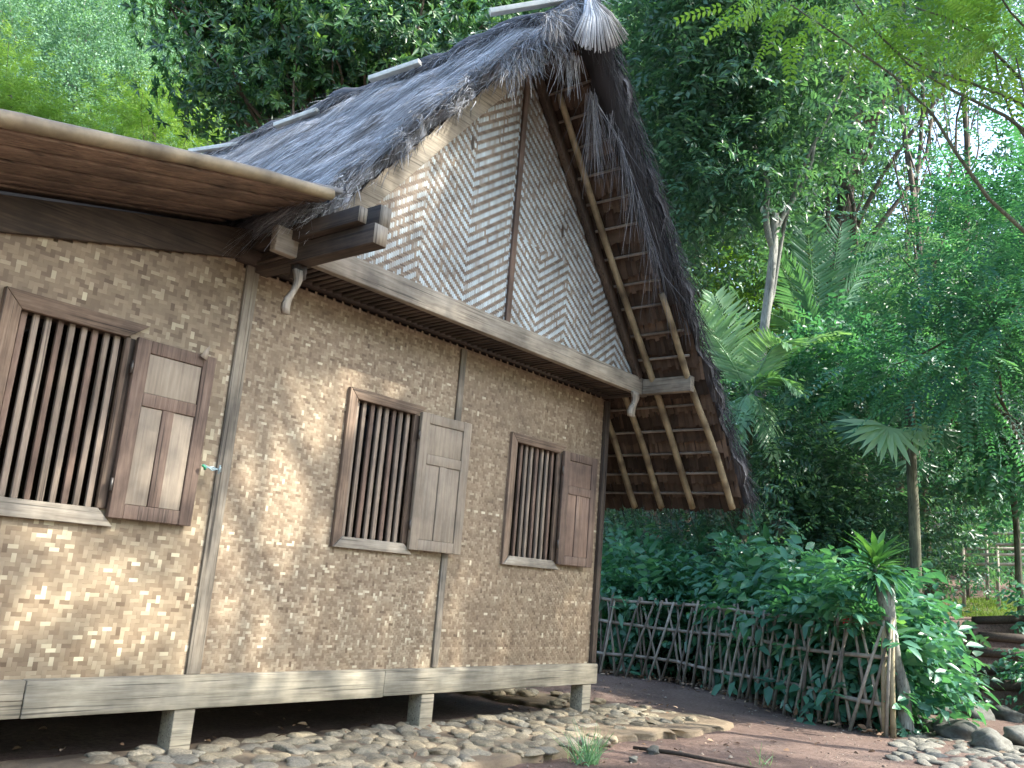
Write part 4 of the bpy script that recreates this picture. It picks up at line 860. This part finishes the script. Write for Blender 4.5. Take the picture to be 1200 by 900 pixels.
gv = MB(); n_ = 5200; X = RNG.uniform(2.0, 13.2, n_); Y = RNG.uniform(.4, 8.5, n_); k_ = (Y < 4.6) | (X > 9.0); X, Y = X[k_], Y[k_]; n_ = len(X); R = RNG.uniform(.004, .013, n_)*np.where(RNG.random(n_) < .06, 2.0, 1)
base = np.array([[1,0,0],[-.5,.8,0],[-.6,-.8,0],[0.1,.1,.75],[.4,.7,.4],[-.2,-.7,.5]]); fc = np.array([[0,4,3],[4,1,3],[1,2,3],[2,5,3],[5,0,3],[0,1,4],[0,5,2]])
an = RNG.uniform(0, 6.28, n_); ca, sa = np.cos(an), np.sin(an); B = base[None]*R[:, None, None]*RNG.uniform(.7, 1.3, (n_, 6, 1)); Vx = np.stack([B[..., 0]*ca[:, None]-B[..., 1]*sa[:, None]+X[:, None], B[..., 0]*sa[:, None]+B[..., 1]*ca[:, None]+Y[:, None], B[..., 2]+height(X, Y)[:, None]+.002], -1).reshape(-1, 3)
gv.bulk(Vx, (fc[None]+(np.arange(n_)*6)[:, None, None]).reshape(-1, 3), np.repeat(RNG.uniform(0, 1, n_), 6))
tag(gv.build('gravel', tinted('grit', [(.08,.055,.045), (.17,.13,.10), (.30,.27,.22)], None, .9)), 'fine grit and crumbs of soil strewn over the red earth path', 'gravel', None, 'stuff')
lt_ = MB(); n_ = 420; X = RNG.uniform(2.5, 13, n_); Y = RNG.uniform(.5, 8.2, n_); scatter(lt_, [leaf_tpl([((0,0,0),(1,0,.05),(0,0,1),.07,.035,.5)], True) for _ in range(2)], np.stack([X, Y, height(X, Y)+.018+.10*((Y > 4.3) & (Y < 5.7) & (X < 9.4))], 1), RNG.normal(0, 1, (n_, 3))*np.array([1,1,.15]), RNG.uniform(.4, 1.2, n_), tj=1, roll=.3)
tag(lt_.build('leaf_litter', dry), 'scattered dry leaves on the earth path and stones', 'leaf litter', None, 'stuff')

# ------------------------------------------------------------------ dracaena at the fence end
q0 = fpt(FT)+np.array([.18, .10, 0]); e = empty('dracaena_plant', q0, 'stout mottled plant stem topped by a rosette of strap leaves at the fence end', 'plant')
def pz(px, py, d=None): d = d or float((q0+np.array([0,0,.6]))@CK); return at(px, py, d)
dd = float((q0+np.array([0,0,.6]))@CK)
mb = MB(); mb.tube([pz(1063, 874), pz(1061, 848), pz(1058, 805), pz(1050, 770), pz(1044, 735), pz(1038, 705), pz(1036, 685)], [.10,.085,.062,.052,.06,.095,.10], 10, .6, .14)
mb.tube([pz(1036, 690), pz(1031, 678), pz(1026, 660)], [.085,.06,.035], 8, .6, .08); mb.build('stem', BARK['pale'], e, smooth=True)
lv = []; hub = pz(1027, 655)
for i in range(46):
    a = i*2.4; up_ = 1.5-1.9*i/46; lv.append((hub+np.array([0,0,-.004*i-.0]), np.array([math.cos(a), math.sin(a), up_]), np.array([math.cos(a)*-.6, math.sin(a)*-.6, 1]), RNG.uniform(.34, .50), .085, np.clip(RNG.normal(.5,.25), 0, 1)))
V, F, T = leaf_tpl(lv, True); mb = MB(); mb.bulk(V, F, T); mb.build('strap_leaves', LEAF['strap'], e)
lv = []
for i in range(40):
    a = i*2.4; lv.append((pz(1033, 668)+RNG.normal(0, .05, 3), np.array([math.cos(a), math.sin(a), -.5-.3*(i % 3)]), np.array([math.cos(a)*.6, math.sin(a)*.6, 1]), RNG.uniform(.26, .42), .055, RNG.uniform(0, .6)))
V, F, T = leaf_tpl(lv, True); mb = MB(); mb.bulk(V, F, T); mb.build('drooping_leaves', LEAF['hedge'], e)
# red flower
fm, n, l, p = newmat('red_petal'); p.inputs['Base Color'].default_value = (.62,.02,.03,1); p.inputs['Roughness'].default_value = .5
c = at(992, 722, 10.35); e = empty('red_flower', c-np.array([0,0,.25]), 'small hanging red flower among the shrub leaves above the top rail', 'flower')
mb = MB(); V, F, T = leaf_tpl([(c, np.array([math.cos(a)*.5, math.sin(a)*.5, -1]), np.array([math.cos(a), math.sin(a), .5]), .12, .05, .5) for a in (0, 1.25, 2.5, 3.8, 5)], True); mb.bulk(V, F, T); mb.build('petals', fm, e)
mb = MB(); mb.tube([c-np.array([0,-.1,.2]), c+np.array([0,.05,.12]), c], [.006,.006,.007], 5); mb.build('stalk', BARK['green'], e)

# ------------------------------------------------------------------ log steps, bank, grass patch, bamboo rail
st_ = [(1150, 803, 1215, 806, 12.9, .075, 'lowest log step above the boulders'), (1140, 783, 1215, 790, 13.4, .08, 'second log step from the bottom'), (1138, 763, 1215, 768, 14.0, .08, 'dark round log step halfway up the bank'), (1148, 745, 1215, 750, 14.7, .075, 'fourth log step from the bottom'), (1140, 727, 1215, 726, 15.5, .07, 'topmost log step below the bare earth')]
for i, (xa, ya, xb, yb, d, r, lb) in enumerate(st_):
    A = at(xa, ya, d); B = at(xb+30, yb+1, d-.1); mb = MB(); mb.tube([A, (A+B)/2+RNG.normal(0, .015, 3), B], [r*.9, r, r*.95], 10, .4, .06)
    tag(mb.build('log_step', M['dark_x'], smooth=True), lb, 'log step', 'log steps up the bank')
    A2 = at(xa, ya-1, d+.1); mb = MB(); C2 = at(xa-2, ya-3, d+.8); D2 = at(xb+30, yb-3, d+.8)
    mb.add([A+[0,0,r*.3], B+[0,0,r*.3], D2*1.0, C2*1.0, A-[0,0,.5], B-[0,0,.5]], [(0,1,2,3),(0,4,5,1)], .5); tag(mb.build('step_tread', bpy.data.materials['packed_soil']), 'earth tread behind a log step', None, None, 'structure')
gm = tinted('grass_blade', [(.07,.13,.02), (.14,.22,.04), (.24,.32,.08)], None, .6, .3)
mb = MB(); n_ = 5200; c = []
for _ in range(n_):
    px = RNG.normal(1165, 30); py = RNG.normal(690, 9); d = RNG.uniform(17.5, 21); q = at(px, py, d); c.append((q[0], q[1], float(height(q[0], q[1]))))
c = np.array(c); strands(mb, c, np.stack([RNG.normal(0, .4, n_), RNG.normal(0, .4, n_), np.ones(n_)], 1), np.stack([RNG.normal(0, 1, n_), RNG.normal(0, 1, n_), np.zeros(n_)+.01], 1), RNG.uniform(.03, .10, n_), np.full(n_, .012), RNG.uniform(0, 1, n_), .2, 2)
tag(mb.build('grass_patch', gm), 'patch of short yellow green grass at the top of the steps', 'grass', None, 'stuff')
e = empty('bamboo_rail', foot(1165, 20), 'rough bamboo rail fence above the grass patch at the right edge', 'fence')
for (xa, ya, xb, yb, d) in ((1125, 643, 1290, 645, 19.5), (1125, 650, 1290, 652, 19.5), (1135, 661, 1290, 664, 19.5), (1152, 625, 1290, 628, 20.5), (1152, 638, 1290, 640, 20.5)):
    mb = MB(); mb.tube([at(xa, ya, d), at((xa+xb)/2, (ya+yb)/2-1, d), at(xb, yb, d)], .035, 7, .9); mb.build('rail', M['bamboo_grey'], e, smooth=True)
for px, py, d in ((1128, 638, 19.5), (1168, 640, 19.4), (1215, 640, 19.5), (1155, 620, 20.5), (1190, 620, 20.5), (1250, 620, 20.5)):
    q = at(px, py, d); mb = MB(); mb.tube([np.array([q[0], q[1], gz(q)-.1]), q], .04, 7, .6); mb.build('post', M['bamboo_grey'], e, smooth=True)

# ------------------------------------------------------------------ small things in the foreground
q = on_z(688, 893, -1.3); e = empty('grass_tuft', (q[0], q[1], -1.3), 'tuft of bluish green grass blades at the front of the stone border', 'grass')
n_ = 90; mb = MB(); P = np.array([[q[0]+RNG.normal(0, .05), q[1]+RNG.normal(0, .05), -1.31] for _ in range(n_)]); D = np.stack([RNG.normal(0, .55, n_), RNG.normal(0, .55, n_), RNG.uniform(.6, 1.1, n_)], 1); D /= np.linalg.norm(D, axis=1)[:, None]
N = np.cross(D, RNG.normal(0, 1, (n_, 3))); N /= np.linalg.norm(N, axis=1)[:, None]; strands(mb, P, D, N, RNG.uniform(.16, .34, n_), np.full(n_, .010), RNG.uniform(.2, 1, n_), .25, 4); mb.build('blades', LEAF['palmlight'], e)
q = on_z(893, 895, -1.3); e = empty('grass_tuft', (q[0], q[1], -1.3), 'few thin grass blades at the bottom edge on the red path', 'grass')
n_ = 14; mb = MB(); P = np.array([[q[0]+RNG.normal(0, .04), q[1]+RNG.normal(0, .04), -1.31] for _ in range(n_)]); D = np.stack([RNG.normal(0, .5, n_), RNG.normal(0, .5, n_), RNG.uniform(.6, 1.1, n_)], 1); D /= np.linalg.norm(D, axis=1)[:, None]
N = np.cross(D, RNG.normal(0, 1, (n_, 3))); N /= np.linalg.norm(N, axis=1)[:, None]; strands(mb, P, D, N, RNG.uniform(.10, .2, n_), np.full(n_, .008), RNG.uniform(.2, 1, n_), .25, 4); mb.build('blades', LEAF['palmlight'], e)
mb = MB(); mb.tube([on_z(742, 876, -1.275), on_z(790, 882, -1.27), on_z(830, 890, -1.275), on_z(905, 903, -1.28)], [.014,.018,.017,.014], 7, .15, .08); tag(mb.build('fallen_branch', M['dark_x'], smooth=True), 'long thin dark stick lying on the earth beside the stone border', 'stick')
for px, py, s__, lb in ((765, 884, .12, 'small dark stone beside the thin fallen stick'), (742, 893, .07, 'small pebble between grass tuft and stick'), (798, 886, .05, 'tiny pale pebble on the stick side')):
    q = on_z(px, py, -1.3); put_stone('loose_stone', BOUL[1], q[0], q[1], -1.28, s__*1.4, s__, s__, lb, None)
for _ in range(0): pass

# ------------------------------------------------------------------ unseen tree added behind the viewer, its crown shaped to dapple the hut
LIT = [(on_y(365, 520, 5.5), .42, .62), (on_y(330, 585, 5.5), .34, .40), (on_y(480, 700, 5.5), .34, .42), (on_y(440, 462, 5.5), .5, .16), (on_y(400, 798, 5.45), .55, .14), (on_y(245, 600, 5.5), .20, .7), (on_y(160, 540, 5.5), .5, .35),
       (on_y(470, 230, 5.07), .42, .42), (on_y(420, 300, 5.07), .40, .20), (on_y(250, 760, 5.5), .22, .20), (on_y(120, 700, 5.5), .5, .12), (on_y(560, 640, 5.5), .20, .10), (on_y(610, 500, 5.5), .10, .12), (on_y(700, 410, 5.07), .1,.3)]
def gaps(P):
    """thin the added canopy so that sun lands on the chosen wall patches"""
    t = (5.5-P[:, 1])/(-SUN[1]); H = P-SUN[None]*t[:, None]; keep = np.ones(len(P), bool); j = RNG.normal(0, .07, (len(P), 2))
    for c, rx, rz in LIT:
        q = np.sqrt(((H[:, 0]+j[:, 0]-c[0])/(rx+.20))**2+((H[:, 2]+j[:, 1]-c[2])/(rz+.20))**2); keep &= RNG.random(len(P)) < np.clip((q-.7)*3.3, .02, 1)
    keep &= ~((H[:, 2] < .6) & (H[:, 2] > -1.0) & (H[:, 0] > 1) & (H[:, 0] < 6) & (RNG.random(len(P)) < .45))
    return keep & ~((H[:, 0] > 2.5) & (H[:, 0] < 9.0) & (np.abs(H[:,2]+2.0) < .75) & (RNG.random(len(P)) < .7))
def suncast(x, z, t, y=5.5): return np.array([x, y, z])+SUN*t
tree('added_shade_tree', np.array([11.8, -7.0, -1.35]), suncast(5.6, 1.0, 14), .3, [(suncast(3.2, .3, 13.5), (3.0, 2.2, 2.3)), (suncast(6.6, .2, 14.5), (3.2, 2.4, 2.4)), (suncast(6.2, 2.9, 14), (3.0, 2.2, 2.2)), (suncast(1.0, 1.6, 13), (2.4, 2.2, 2.3))], TWB, 'deep', 'brown', 'unseen tree added behind the viewer, crown shaped to dapple the light on the hut', nclump=120, per=13, cr=.45, scale=1.1, hollow=.0, nl=3, filt=gaps, group='unseen trees added for dappled shade')
for o in bpy.data.objects:
    if '_w' in o: del o['_w']
